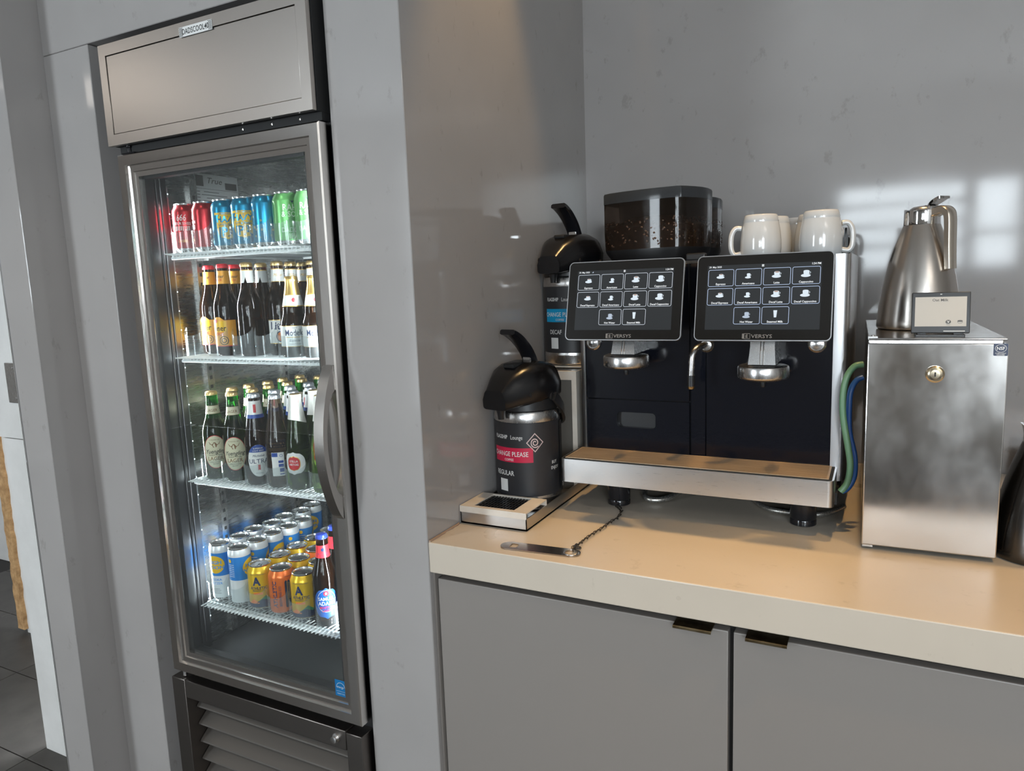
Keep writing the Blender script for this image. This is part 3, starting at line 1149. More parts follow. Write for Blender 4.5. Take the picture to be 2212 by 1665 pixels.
# --- bottle, dark amber light beer with silver cap
rf2 = prof_r(SLOPE)
define('ultra', [
    ('bottle_glass', body_mesh('bottle_glass', SLOPE, G_BROWN), None, None),
    ('crown_cap', cap_mesh(K_SILV), None, 'silver crown cap'),
    ('label', pmesh('label', [ov(0, 0.062, 0.0275, 0.0400)], round_map(rf2, E1), P_WHITE), None, None),
    ('label_band', pmesh('label_band', [strip2d(lambda v: -0.0275 * math.sqrt(max(0, 1 - ((v - 0.062) / 0.040) ** 2)), lambda v: 0.0275 * math.sqrt(max(0, 1 - ((v - 0.062) / 0.040) ** 2)), 0.0830, 0.1019, 10, 8)],
                           round_map(rf2, E2), P_BLUE), 2, None),
    ('lettering', pmesh('lettering', [text2d('ULTRA', 0.0155, 0, 0.0610, 1.02), text2d('Michelob', 0.0078, 0, 0.0745, 1.0, shear=0.4), text2d('95 CALORIES', 0.0030, 0, 0.0310)], round_map(rf2, E3), P_NAVY), 2, None),
    ('band_lettering', pmesh('band_lettering', [text2d('SUPERIOR', 0.0052, 0, 0.0930), text2d('LIGHT BEER', 0.0052, 0, 0.0870)], round_map(rf2, E3), P_WHITE), 2, None),
    ('ribbon', pmesh('ribbon', [poly2d([(-0.0028, 0.0520), (-0.0028, 0.0380), (0, 0.0400), (0.0028, 0.0380), (0.0028, 0.0520)])], round_map(rf2, E3), P_RED), 2, None),
    ('neck_label', pmesh('neck_label', [strip2d(-0.050, 0.050, 0.1720, 0.2080, 30, 4)], round_map(rf2, E1), P_WHITE), None, None),
    ('neck_band', pmesh('neck_band', [strip2d(-0.050, 0.050, 0.1660, 0.1750, 30, 2)], round_map(rf2, E2), P_BLUE), 7, None),
    ('neck_ribbon', pmesh('neck_ribbon', [strip2d(-0.0032, 0.0032, 0.1800, 0.2000, 2, 3)], round_map(rf2, E2), P_RED), 7, None)])
define('ultra_back', [
    ('bottle_glass', body_mesh('bottle_glass', SLOPE, mat('clear_brown_glass', (0.42, 0.30, 0.22), 0.03, trans=0.94, ior=1.38)), None, None),
    ('crown_cap', cap_mesh(K_SILV), None, 'silver crown cap'),
    ('back_label', pmesh('back_label', [strip2d(-0.015, 0.015, 0.030, 0.088, 8, 6)], round_map(rf2, E1), P_WHITE), None, 'narrow white back label'),
    ('back_print', pmesh('back_print', [strip2d(-0.0145, 0.0, 0.0775, 0.0872, 4, 2), oval2d(0.008, 0.080, 0.0035, 0.0035, 0.0008), strip2d(0.001, 0.013, 0.062, 0.068, 3, 1), strip2d(0.001, 0.013, 0.052, 0.0595, 3, 1),
                                       strip2d(0.003, 0.013, 0.040, 0.049, 3, 1), strip2d(0.003, 0.013, 0.0335, 0.036, 3, 1)], round_map(rf2, E2), P_BLUE), 2, None)])


# --- bottle, white label with red crest, foil neck
def foil(prof, m, z0, drop, ztop):
    bm = B()
    n = 32
    f = prof_r(prof)
    rows = []
    for k in range(9):
        t = k / 8
        row = []
        for i in range(n):
            a = 2 * PI * i / n
            zb = z0 - drop * (0.5 + 0.5 * math.cos(a - 2.2)) ** 2
            z = zb + (ztop - 0.004 - zb) * t
            r = (f(z) if z < 0.21 else max(f(z), 0.0145)) + 0.0005
            row.append(bm.verts.new((r * math.cos(a), r * math.sin(a), z)))
        rows.append(row)
    for (r, z) in ((0.0150, ztop - 0.0035), (0.0142, ztop - 0.0008), (0.012, ztop), (0.004, ztop + 0.0004)):
        rows.append([bm.verts.new((r * math.cos(2 * PI * i / n), r * math.sin(2 * PI * i / n), z)) for i in range(n)])
    for a, b in zip(rows, rows[1:]):
        for i in range(n):
            bm.faces.new((a[i], a[(i + 1) % n], b[(i + 1) % n], b[i]))
    bm.faces.new(rows[-1])
    return finish(bm, 'neck_foil', m, 50)


def gold_ring(z, r):
    bm = B()
    lathe(bm, [(r, z - 0.0016), (r + 0.0004, z), (r - 0.001, z + 0.0014), (0.004, z + 0.0018)], 28, cap0=False)
    return finish(bm, 'foil_top', K_GOLD)


def crest_label(w, h, cy):
    def half(v):
        t = max(0.0, 1 - (abs(v - cy) / (h / 2)) ** 2.6)
        return w / 2 * (t ** 0.5)
    return strip2d(lambda v: -half(v), half, cy - h / 2, cy + h / 2, 12, 14)


define('stella', [
    ('bottle_glass', body_mesh('bottle_glass', SLOPE, [G_GREEN, G_OLIVE], mis=[1 if p[1] < 0.180 else 0 for p in SLOPE[1:]]), None, None),
    ('neck_foil', foil(SLOPE, FOIL_W, 0.170, 0.012, 0.229), None, 'white foil neck wrap'),
    ('foil_top', gold_ring(0.2285, 0.0132), 1, None),
    ('neck_lettering', pmesh('neck_lettering', [text2d('STELLA ARTOIS', 0.0058, 0.013, 0.197, 1.0, 0.005, rot=PI / 2)], round_map(rf2, 0.0009), P_RED), 1, None),
    ('label', pmesh('label', [crest_label(0.056, 0.055, 0.066)], round_map(rf2, E1), P_WHITE), None, 'white rounded label'),
    ('crest_outline', pmesh('crest_outline', [crest_label(0.0330, 0.036, 0.066)], round_map(rf2, E2), P_GOLD), 4, None),
    ('crest', pmesh('crest', [crest_label(0.0300, 0.033, 0.066)], round_map(rf2, E3), P_RED), 4, 'red crest'),
    ('crest_lettering', pmesh('crest_lettering', [text2d('STELLA', 0.0072, 0, 0.0715, 0.95, 0.012), text2d('ARTOIS', 0.0072, 0, 0.0635, 0.95, 0.012)], round_map(rf2, 0.00085), P_WHITE), 4, None)])

# --- bottle, orange label and red cap
define('bock', [
    ('bottle_glass', body_mesh('bottle_glass', LONG, G_BROWN), None, None),
    ('crown_cap', cap_mesh(K_RED), None, 'red crown cap'),
    ('label', pmesh('label', [strip2d(-0.044, 0.044, 0.024, 0.088, 26, 6), strip2d(lambda v: -0.016 * (1 - (v - 0.088) / 0.012), lambda v: 0.016 * (1 - (v - 0.088) / 0.012), 0.088, 0.096, 8, 3)], round_map(rf, E1), P_AMBER), None, 'orange label'),
    ('label_field', pmesh('label_field', [strip2d(-0.040, 0.020, 0.060, 0.086, 18, 4)], round_map(rf, E2), P_YEL), 2, None),
    ('lettering', pmesh('lettering', [text2d('Shiner', 0.0200, -0.002, 0.0690, 0.85, 0.012), oval2d(0.012, 0.038, 0.011, 0.011, 0.0018), oval2d(0.012, 0.038, 0.006, 0.006, 0.0018)], round_map(rf, E3), P_BLACK), 2, None),
    ('red_lettering', pmesh('red_lettering', [text2d('BOCK', 0.0105, 0.000, 0.0545, 0.95, 0.015), ell2d(-0.008, 0.086, 0.005, 0.005, 6, 8), strip2d(-0.044, 0.044, 0.0235, 0.0255, 26, 1)], round_map(rf, E3), P_RED), 2, None),
    ('neck_label', pmesh('neck_label', [strip2d(-0.047, 0.047, 0.1770, 0.2090, 28, 4)], round_map(rf, E1), P_AMBER), None, None),
    ('neck_lettering', pmesh('neck_lettering', [text2d('Shiner', 0.0115, 0, 0.1955, 0.85, 0.01)], round_map(rf, E2), P_BLACK), 6, None),
    ('neck_red', pmesh('neck_red', [text2d('BOCK', 0.0065, 0, 0.1865, 0.95, 0.012)], round_map(rf, E2), P_RED), 6, None)])
# --- bottle, white label light beer and gold cap
define('lite', [
    ('bottle_glass', body_mesh('bottle_glass', LONG, G_BROWN), None, None),
    ('crown_cap', cap_mesh(K_GOLD), None, 'gold crown cap'),
    ('label', pmesh('label', [strip2d(-0.040, 0.040, 0.0290, 0.0865, 24, 5)], round_map(rf, E1), P_WHITE), None, 'white label'),
    ('label_edge', pmesh('label_edge', [strip2d(-0.040, 0.040, 0.0290, 0.0305, 24, 1), strip2d(-0.040, 0.040, 0.0850, 0.0865, 24, 1)], round_map(rf, E2), P_GOLD), 2, None),
    ('lettering', pmesh('lettering', [text2d('Lite', 0.0260, -0.012, 0.0725, 0.95, 0.02, shear=0.05), oval2d(-0.006, 0.046, 0.0110, 0.0135, 0.0026)], round_map(rf, E2), P_NAVY), 2, None),
    ('medallion', pmesh('medallion', [ell2d(-0.006, 0.046, 0.0082, 0.0108, 6, 10)], round_map(rf, E2), P_ORANGE), 2, None),
    ('neck_label', pmesh('neck_label', [strip2d(-0.047, 0.047, 0.1770, 0.2080, 28, 4)], round_map(rf, E1), P_WHITE), None, None),
    ('neck_lettering', pmesh('neck_lettering', [text2d('Miller', 0.0105, 0, 0.1935, 0.9, shear=0.4), strip2d(-0.047, 0.047, 0.2062, 0.2080, 28, 1), strip2d(-0.030, 0.030, 0.1770, 0.1782, 18, 1)], round_map(rf, E2), P_GOLD), 6, None)])
# --- stubby bottle with gold foil
rf3 = prof_r(STUB)
define('stubby', [
    ('bottle_glass', body_mesh('bottle_glass', STUB, G_BROWN), None, None),
    ('neck_foil', foil(STUB, FOIL_G, 0.146, 0.0, 0.188), None, 'gold foil neck'),
    ('crown_cap', cap_mesh(FOIL_G, 0.177), 1, None),
    ('neck_label', pmesh('neck_label', [strip2d(-0.055, 0.055, 0.1200, 0.1450, 30, 4)], round_map(rf3, E1), P_WHITE), None, None),
    ('neck_print', pmesh('neck_print', [strip2d(-0.055, 0.055, 0.1180, 0.1202, 30, 1), strip2d(-0.055, 0.055, 0.1440, 0.1462, 30, 1)], round_map(rf3, E2), P_GOLD), 3, None),
    ('neck_seal', pmesh('neck_seal', [ell2d(0.003, 0.1330, 0.0046, 0.0052, 6, 8)], round_map(rf3, E2), P_RED), 3, None),
    ('label', pmesh('label', [strip2d(-0.046, 0.046, 0.0250, 0.0740, 26, 4)], round_map(rf3, E1), P_WHITE), None, 'white label'),
    ('label_edge', pmesh('label_edge', [strip2d(-0.046, 0.046, 0.0250, 0.0262, 26, 1), strip2d(-0.046, 0.046, 0.0728, 0.0740, 26, 1), strip2d(-0.024, 0.024, 0.0465, 0.0480, 16, 1)], round_map(rf3, E2), P_GOLD), 6, None),
    ('lettering', pmesh('lettering', [text2d('Modelo', 0.0205, 0, 0.0580, 0.72, 0.004), text2d('Especial', 0.0085, 0, 0.0400, 0.95, shear=0.35), text2d('CERVEZA', 0.0032, 0, 0.0690), text2d('PILSNER STYLE LAGER', 0.0028, 0, 0.0315)], round_map(rf3, E2), P_NAVY), 6, None)])
# --- bottle with blue label, red neck label, blue cap
define('boston', [
    ('bottle_glass', body_mesh('bottle_glass', LONG, G_BROWN), None, None),
    ('crown_cap', cap_mesh(K_BLUE), None, 'blue crown cap'),
    ('label', pmesh('label', [crest_label(0.060, 0.078, 0.060)], round_map(rf, E1), mat('label_royal_blue', (0.01, 0.10, 0.42), 0.4)), None, 'blue shield label'),
    ('shield_outline', pmesh('shield_outline', [ring2d([(0.0235 * math.cos(t) * (1.0 if math.sin(t) > 0 else 1.0), 0.064 + (0.030 if math.sin(t) > 0 else 0.026) * math.sin(t)) for t in [2 * PI * i / 32 for i in range(32)]],
                                                 [(0.0226 * math.cos(t), 0.064 + (0.0290 if math.sin(t) > 0 else 0.0250) * math.sin(t)) for t in [2 * PI * i / 32 for i in range(32)]]),
                                          text2d('SAMUEL', 0.0118, 0, 0.0720, 0.95, 0.012), text2d('ADAMS', 0.0130, 0, 0.0605, 0.95, 0.012), poly2d([(-0.003, 0.080), (0.003, 0.080), (0.002, 0.088), (0, 0.090), (-0.002, 0.088)])], round_map(rf, E2), P_WHITE), 2, None),
    ('red_lettering', pmesh('red_lettering', [text2d('BOSTON', 0.0085, 0, 0.0500, 1.0, 0.02), text2d('LAGER', 0.0075, 0, 0.0420, 1.0, 0.02), oval2d(0, 0.0855, 0.0062, 0.0062, 0.0028)], round_map(rf, E2), mat('print_bright_red', (0.75, 0.02, 0.03), 0.4)), 2, None),
    ('neck_label', pmesh('neck_label', [strip2d(-0.048, 0.048, 0.1700, 0.2000, 28, 4)], round_map(rf, E1), mat('print_bright_red', (0.75, 0.02, 0.03), 0.4)), None, 'red neck label'),
    ('neck_lettering', pmesh('neck_lettering', [text2d('BOSTON', 0.0062, 0, 0.1800, 1.0), text2d('LAGER', 0.0050, 0, 0.1745, 1.0), ell2d(0, 0.190, 0.0042, 0.0046, 5, 8)], round_map(rf, E2), P_NAVY), 5, None)])


# --- cans
def can_kind(kind, colour, extra, slim=False):
    pr = SLIM if slim else CAN
    zt = 0.157 if slim else 0.122
    r = pr[-1][0]
    parts = [('can_body', body_mesh('can_body', pr, colour if isinstance(colour, list) else [colour], 32, mis=[1, 1, 1, 1] + [0] * (len(pr) - 5) if isinstance(colour, list) else None), None, None),
             ('lid', lid_mesh(r, zt), None, None), ('tab', tab_mesh(zt), 1, None)]
    define(kind, parts + extra)


rc = prof_r(CAN)
rs = prof_r(SLIM)
can_kind('red_can', [C_RED, M_ALU], [
    ('lettering', pmesh('lettering', [text2d('666', 0.022, 0, 0.087, 0.75, 0.004, shear=0.2), text2d('FOUR SIXES', 0.0088, 0, 0.0725, 0.95, 0.012), text2d('FOUR SIXES', 0.0085, 0.072, 0.060, 1.2, rot=PI / 2), strip2d(0.060, 0.063, 0.020, 0.032, 1, 2)] +
                             [strip2d(-0.016 + 0.0045 * k, -0.0135 + 0.0045 * k, 0.0545 + 0.001 * (k % 2), 0.066, 1, 2) for k in range(8)], round_map(rc, E1), P_WHITE), 0, None),
    ('gold_lettering', pmesh('gold_lettering', [text2d('LAGER', 0.0085, 0, 0.0300, 1.0, 0.01)], round_map(rc, E1), P_GOLD), 0, None)])
random.seed(11)
dots = []
for k in range(34):
    u, v = random.uniform(-0.10, 0.10), random.uniform(0.022, 0.100)
    if abs(u) < 0.024 and 0.03 < v < 0.088:
        continue
    dots.append(oval2d(u, v, 0.0022, 0.0022, 0.0007, 10))
can_kind('turquoise_can', [C_BLUE, M_ALU], [
    ('print_field', pmesh('print_field', [crest_label(0.050, 0.064, 0.058), strip2d(-0.030, 0.030, 0.0835, 0.089, 12, 1)] + dots, round_map(rc, E1), P_YEL), 0, 'yellow printed shield and dots'),
    ('lettering', pmesh('lettering', [text2d('HAZY', 0.0205, 0, 0.0735, 0.85, 0.03), text2d('LITTLE THING', 0.0074, 0, 0.0600, 0.85, 0.02), text2d('IPA', 0.0300, 0, 0.0440, 0.90, 0.035), text2d('SIERRA NEVADA', 0.0046, 0, 0.0862, 1.0, 0.01)], round_map(rc, E2), C_BLUE), 0, None)])
can_kind('green_can', [C_GREEN, M_ALU], [
    ('lettering', pmesh('lettering', [text2d('RAHR', 0.0200, 0, 0.0860, 0.85, 0.012), text2d('& SONS', 0.0175, 0, 0.0710, 0.85, 0.012), text2d('DADGUM', 0.0150, 0, 0.0360, 0.85), text2d('IPA', 0.0170, 0, 0.0220, 0.95)], round_map(rc, E1), P_LGREEN), 0, None),
    ('emblem', pmesh('emblem', [poly2d([(-0.003, 0.1005), (0.003, 0.1005), (0.0, 0.0945)]), poly2d([(-0.003, 0.1005), (-0.0075, 0.1035), (-0.003, 0.0990)]), poly2d([(0.003, 0.1005), (0.003, 0.0990), (0.0075, 0.1035)]),
                                poly2d([(math.sin(2 * PI * i / 10) * (0.0045 if i % 2 == 0 else 0.0018), 0.0530 + math.cos(2 * PI * i / 10) * (0.0045 if i % 2 == 0 else 0.0018)) for i in range(10)])], round_map(rc, E1), P_NAVY), 0, None)])
# slim can: white top band, blue field, white foot
bm = B()
SP = SLIM[:6] + [(0.0286, 0.070), (0.0286, 0.139)] + SLIM[7:]
SP = SLIM[:6] + [(0.0286, 0.072), (0.0286, 0.134)] + SLIM[6:]
lathe(bm, SP, 32, mis=[2, 2, 2, 2, 0, 0, 1, 0, 0, 0, 0, 0])
sl = finish(bm, 'can_body', [C_WHITE, C_SKY, M_ALU], 60)
define('slim_can', [('can_body', sl, None, 'white can with a blue band'), ('lid', lid_mesh(0.0258, 0.157), None, None), ('tab', tab_mesh(0.157), 1, None),
    ('sun_print', pmesh('sun_print', [ell2d(0, 0.103, 0.026, 0.024, 12, 16)], round_map(rs, E1), P_YEL), 0, 'yellow sun disc'),
    ('lettering', pmesh('lettering', [text2d('HIGH', 0.0130, 0, 0.1090, 1.2, 0.025), text2d('NOON', 0.0130, 0, 0.0955, 1.2, 0.025), text2d('VODKA', 0.0090, 0, 0.0620, 1.0, 0.01), text2d('SELTZER', 0.0090, 0, 0.0520, 1.0, 0.01)], round_map(rs, E2), P_SKY), 0, None),
    ('side_print', pmesh('side_print', [strip2d(-0.066 + 0.002 * (k % 3), -0.048, 0.082 + 0.0052 * k, 0.0832 + 0.0052 * k, 3, 1) for k in range(7)] + [strip2d(0.048, 0.066 - 0.002 * (k % 3), 0.082 + 0.0052 * k, 0.0832 + 0.0052 * k, 3, 1) for k in range(7)], round_map(rs, E1), P_WHITE), 0, None),
    ('side_sun', pmesh('side_sun', [ell2d(-0.060, 0.124, 0.0050, 0.0050, 5, 8), ell2d(0.062, 0.124, 0.0050, 0.0050, 5, 8)], round_map(rs, E1), P_YEL), 0, None),
    ('foot_print', pmesh('foot_print', [strip2d(-0.010, 0.012 - 0.003 * (k % 2), 0.024 + 0.004 * k, 0.0250 + 0.004 * k, 3, 1) for k in range(4)], round_map(rs, E1), P_GREY), 0, None)])
# athletic style cans: yellow and orange
mtn = lambda x0, pk, h0, h1: strip2d(lambda v: pk - (pk - x0) * (1 - (v - h0) / (h1 - h0)), lambda v: pk + (pk - x0) * (1 - (v - h0) / (h1 - h0)), h0, h1, 6, 4)
can_kind('yellow_can', [C_YEL, M_ALU], [
    ('navy_print', pmesh('navy_print', [strip2d(-0.060, 0.060, 0.013, 0.024, 30, 2), mtn(-0.02, 0.010, 0.023, 0.036), mtn(0.02, 0.040, 0.023, 0.038)], round_map(rc, E1 + 0.0002), C_NAVY), 0, None),
    ('green_print', pmesh('green_print', [mtn(-0.008, 0.016, 0.026, 0.044)], round_map(rc, E1), P_GREEN), 0, None),
    ('red_print', pmesh('red_print', [mtn(-0.030, -0.014, 0.024, 0.036), strip2d(-0.014, 0.010, 0.0475, 0.0535, 5, 1)], round_map(rc, E1), P_ORANGE), 0, None),
    ('lettering', pmesh('lettering', [text2d('A', 0.0300, -0.004, 0.0830, 0.9, 0.04), text2d('ATHLETIC', 0.0105, 0, 0.0650, 0.9, 0.02), text2d('BREWING CO', 0.0050, 0, 0.0580, 1.0, 0.01), text2d('NON ALCOHOLIC BREW', 0.0036, 0, 0.1010)], round_map(rc, E2), P_NAVY), 0, None),
    ('side_panel', pmesh('side_panel', [strip2d(0.062, 0.090, 0.014, 0.104, 8, 5)], round_map(rc, E1), C_ORG), 0, 'orange side stripe')])
can_kind('orange_can', [C_ORG, M_ALU], [
    ('side_panel', pmesh('side_panel', [strip2d(0.006, 0.060, 0.013, 0.105, 16, 5)], round_map(rc, E1), C_NAVY), 0, 'navy side panel'),
    ('lettering', pmesh('lettering', [text2d('ATHLETIC', 0.0150, -0.020, 0.060, 1.0, 0.03, rot=PI / 2), text2d('BREWING CO', 0.0085, -0.006, 0.056, 1.0, 0.015, rot=PI / 2)], round_map(rc, E1), P_NAVY), 0, None),
    ('side_print', pmesh('side_print', [strip2d(0.012 + 0.0045 * k, 0.0133 + 0.0045 * k, 0.045 + 0.002 * (k % 3), 0.092 - 0.003 * (k % 4), 1, 4) for k in range(7)], round_map(rc, E2), P_GOLD), 0, None)])

ORD = ['front', 'second', 'third', 'fourth', 'fifth', 'sixth', 'seventh', 'eighth']


def rowpos(k):
    return 'at the front' if k == 0 else '%s from the front' % ORD[k]


# top shelf: cans seen from below
z = SHZ[0]
C1 = [('red_can', -0.727, 0.073, -62, 'red lager can at the left end of the top shelf, white lettering forward'), ('red_can', -0.659, 0.075, -128, 'red lager can on the top shelf, vertical lettering forward'),
      ('turquoise_can', -0.592, 0.075, -38, 'leftmost of the three turquoise cans on the top shelf'), ('turquoise_can', -0.525, 0.075, -54, 'middle turquoise can on the top shelf'),
      ('turquoise_can', -0.458, 0.075, 42, 'turquoise can next to the green cans on the top shelf, back turned'), ('green_can', -0.391, 0.075, -26, 'pale green can beside the turquoise cans on the top shelf'),
      ('green_can', -0.324, 0.075, -48, 'pale green can nearest the door handle side of the top shelf'), ('red_can', -0.717, 0.142, 20, 'red can standing in the second row behind the leftmost red can')]
for k, x, y, a, lab in C1:
    put(k, 'beer_can', lab, 'can', (x, y, z), a, 'cans on the top fridge shelf')
# second shelf
z = SHZ[1] - 0.004
z = SHZ[1]
C2 = [('bock', -0.712, 0.112, -88, 'brown bottle with red cap at the left end of the second shelf'), ('bock', -0.622, 0.077, -84, 'brown bottle with red cap and orange label, front of the second shelf'),
      ('bock', -0.654, 0.142, -60, 'brown red-capped bottle just behind the front orange-labelled one'), ('bock', -0.686, 0.202, -60, 'brown red-capped bottle third back, half hidden by a gold-capped one'),
      ('lite', -0.540, 0.077, 120, 'gold-capped brown bottle with its label turned away, second shelf front'), ('lite', -0.558, 0.141, 120, 'gold-capped brown bottle standing behind the empty divider slot'),
      ('lite', -0.467, 0.104, -40, 'gold-capped brown bottle with white label facing the door'), ('lite', -0.483, 0.166, -30, 'gold-capped brown bottle half hidden behind the left gold-foil bottle'),
      ('lite', -0.501, 0.228, -30, 'dim gold-capped brown bottle deepest on the second shelf'), ('lite', -0.409, 0.163, -30, 'gold-capped brown bottle behind the right gold-foil bottle'),
      ('stubby', -0.396, 0.074, -48, 'left of the two stubby gold-foil bottles on the second shelf'), ('stubby', -0.328, 0.074, -52, 'right of the two stubby gold-foil bottles on the second shelf')]
for k, x, y, a, lab in C2:
    put(k, 'beer_bottle', lab, 'bottle', (x, y, z - 0.0), a, 'bottles on the second fridge shelf')
# third shelf
z = SHZ[2]
cols = [('lager', -0.684, 0.061, -46, 6, 'gold-capped green bottle, left column on third shelf'), ('lager', -0.614, 0.064, -52, 6, 'gold-capped green bottle, second column on third shelf'),
        ('ultra', -0.532, 0.058, -43, 5, 'silver-capped bottle, third column on third shelf')]
for k, x, y, a, n, lab in cols:
    for i in range(n):
        put(k, 'beer_bottle', lab + ', ' + rowpos(i), 'bottle', (x + (0.004 if i % 2 else -0.002), y + i * 0.0625, z), a + (i * 37 % 30 if i else 0), 'bottles on the third fridge shelf')
put('ultra_back', 'beer_bottle', 'clear brown silver-capped bottle showing its narrow back label', 'bottle', (-0.464, 0.058, z), -52, 'bottles on the third fridge shelf')
for i in range(1, 4):
    put('ultra', 'beer_bottle', 'silver-capped bottle behind the narrow back-label bottle, ' + rowpos(i), 'bottle', (-0.465, 0.058 + i * 0.0625, z), -20 - 50 * i, 'bottles on the third fridge shelf')
put('stella', 'beer_bottle', 'foil-necked green bottle with red crest, left one at the shelf front', 'bottle', (-0.400, 0.060, z), -75, 'bottles on the third fridge shelf')
put('stella', 'beer_bottle', 'foil-necked green bottle behind, with red lettering on its neck', 'bottle', (-0.398, 0.124, z), -8, 'bottles on the third fridge shelf')
put('stella', 'beer_bottle', 'foil-necked green bottle with red crest beside the door handle', 'bottle', (-0.322, 0.060, z), -30, 'bottles on the third fridge shelf')
put('stella', 'beer_bottle', 'foil-necked green bottle third back, mostly hidden by the door handle', 'bottle', (-0.392, 0.188, z), -40, 'bottles on the third fridge shelf')
# bottom shelf
z = SHZ[3]
for c, (x, y, n, a) in enumerate(((-0.704, 0.061, 7, -78), (-0.634, 0.058, 5, 22))):
    for i in range(n):
        put('slim_can', 'seltzer_can', 'slim blue and white can, %s column on bottom shelf, %s' % (['left', 'second'][c], rowpos(i)), 'can',
            (x + (0.006 if i % 2 else -0.004) * (1 if c == 0 else 0.3), y + i * 0.0585, z), a + [0, 28, -20, 60, 40, 75, 15][i] * (1 if i else 0), 'slim cans on the bottom fridge shelf')
AT = [('yellow_can', -0.564, 0.059, -58, 'yellow can at the front of the left yellow column, bottom shelf'), ('yellow_can', -0.5615, 0.126, -100, 'yellow can second in the left yellow column, bottom shelf'),
      ('yellow_can', -0.564, 0.193, -110, 'yellow can third in the left yellow column, bottom shelf'), ('yellow_can', -0.564, 0.260, -100, 'yellow can fourth in the left yellow column, bottom shelf'),
      ('yellow_can', -0.566, 0.327, -100, 'yellow can deepest in the left yellow column, bottom shelf'),
      ('orange_can', -0.492, 0.059, -45, 'orange and navy can at the front of the bottom shelf'), ('yellow_can', -0.4945, 0.126, 200, 'yellow can directly behind the orange and navy can'),
      ('orange_can', -0.496, 0.193, -100, 'orange can third back behind the orange and navy can'), ('yellow_can', -0.418, 0.059, -64, 'yellow can standing beside the blue-labelled bottle'),
      ('yellow_can', -0.4275, 0.129, -100, 'yellow can behind the one beside the blue-labelled bottle')]
for k, x, y, a, lab in AT:
    put(k, 'beer_can', lab, 'can', (x, y, z), a, 'short cans on the bottom fridge shelf')
for x, y, a, lab in ((-0.3505, 0.060, -46, 'brown bottle with blue label and blue cap at the front of the bottom shelf'), (-0.364, 0.1205, -30, 'blue-capped brown bottle second back on the bottom shelf'),
                     (-0.2915, 0.080, -46, 'blue-labelled brown bottle mostly hidden behind the door frame')):
    put('boston', 'beer_bottle', lab, 'bottle', (x, y, z), a, 'blue-capped bottles on the bottom fridge shelf')


# clear dividers holding the columns
def divider(name, w, hf, hs, depth):
    """clear plastic feed tray: curved front fence and two low side fences"""
    bm = B()
    n = 16
    t = 0.0013
    outer, inner = [], []
    for i in range(n + 1):
        a = PI + PI * i / n
        outer.append((w / 2 * math.cos(a), 0.018 + 0.020 * math.sin(a)))
        inner.append(((w / 2 - t) * math.cos(a), 0.018 + (0.020 - t) * math.sin(a)))
    m = len(outer)
    tops = [hf * (0.72 + 0.28 * (1 - math.sin(PI * i / (m - 1)) ** 0.7)) for i in range(m)]
    v = {}
    for i in range(m):
        v[i] = [bm.verts.new((*outer[i], 0.0)), bm.verts.new((*inner[i], 0.0)), bm.verts.new((*inner[i], tops[i])), bm.verts.new((*outer[i], tops[i]))]
    for i in range(m - 1):
        a, b = v[i], v[i + 1]
        for k in range(4):
            bm.faces.new((a[k], b[k], b[(k + 1) % 4], a[(k + 1) % 4]))
    bm.faces.new(v[0])
    bm.faces.new(list(reversed(v[m - 1])))
    return finish(bm, name, M_ACRYL, 40)


div_me = divider('bottle_divider', 0.0666, 0.070, 0.02, 0.40)
DIV = [(0, [-0.727, -0.657, -0.592, -0.525, -0.460, -0.393, -0.326], 'top shelf', 0.0395), (1, [-0.712, -0.630, -0.545, -0.470, -0.396, -0.326], 'second shelf', 0.036),
       (2, [-0.684, -0.612, -0.532, -0.460, -0.395, -0.322], 'third shelf', 0.024), (3, [-0.704, -0.633, -0.563, -0.492, -0.420, -0.333], 'bottom shelf', 0.024)]
NTH = ['first', 'second', 'third', 'fourth', 'fifth', 'sixth', 'seventh']
for si, xs, nm, yy in DIV:
    for i, x in enumerate(xs):
        o = link('bottle_divider', div_me, None, (x, yy, SHZ[si] + 0.0004))
        tag(o, 'clear curved plastic fence on the %s, %s from the left' % (nm, NTH[i]), 'divider', 'clear dividers on the %s' % nm)

# ================================================================== AIRPOTS ON THEIR STAND
sd = thing('airpot_stand', 'two-level airpot stand with stainless tray base in the wall corner', 'stand', (0.083, 0.45, ZC))


def spart(name, bm, m, smooth=30, parent=None, label=None):
    bmesh.ops.translate(bm, verts=bm.verts, vec=-Vector(sd.location))
    return part(name, bm, m, parent or sd, smooth, label=label)


TX0, TX1, TY0, TY1 = 0.002, 0.168, 0.134, 0.80
bm = B()
box(bm, TX0, TX1, TY0, TY1, ZC + 0.0005, ZC + 0.004)
box(bm, TX0, TX1, TY0, TY0 + 0.002, ZC + 0.0005, ZC + 0.0275)
box(bm, TX1 - 0.002, TX1, TY0, TY1, ZC + 0.0005, ZC + 0.0275)
box(bm, TX0, TX0 + 0.002, TY0, TY1, ZC + 0.0005, ZC + 0.0275)
spart('tray', bm, M_BRUSH, 0, label='stainless steel tray')
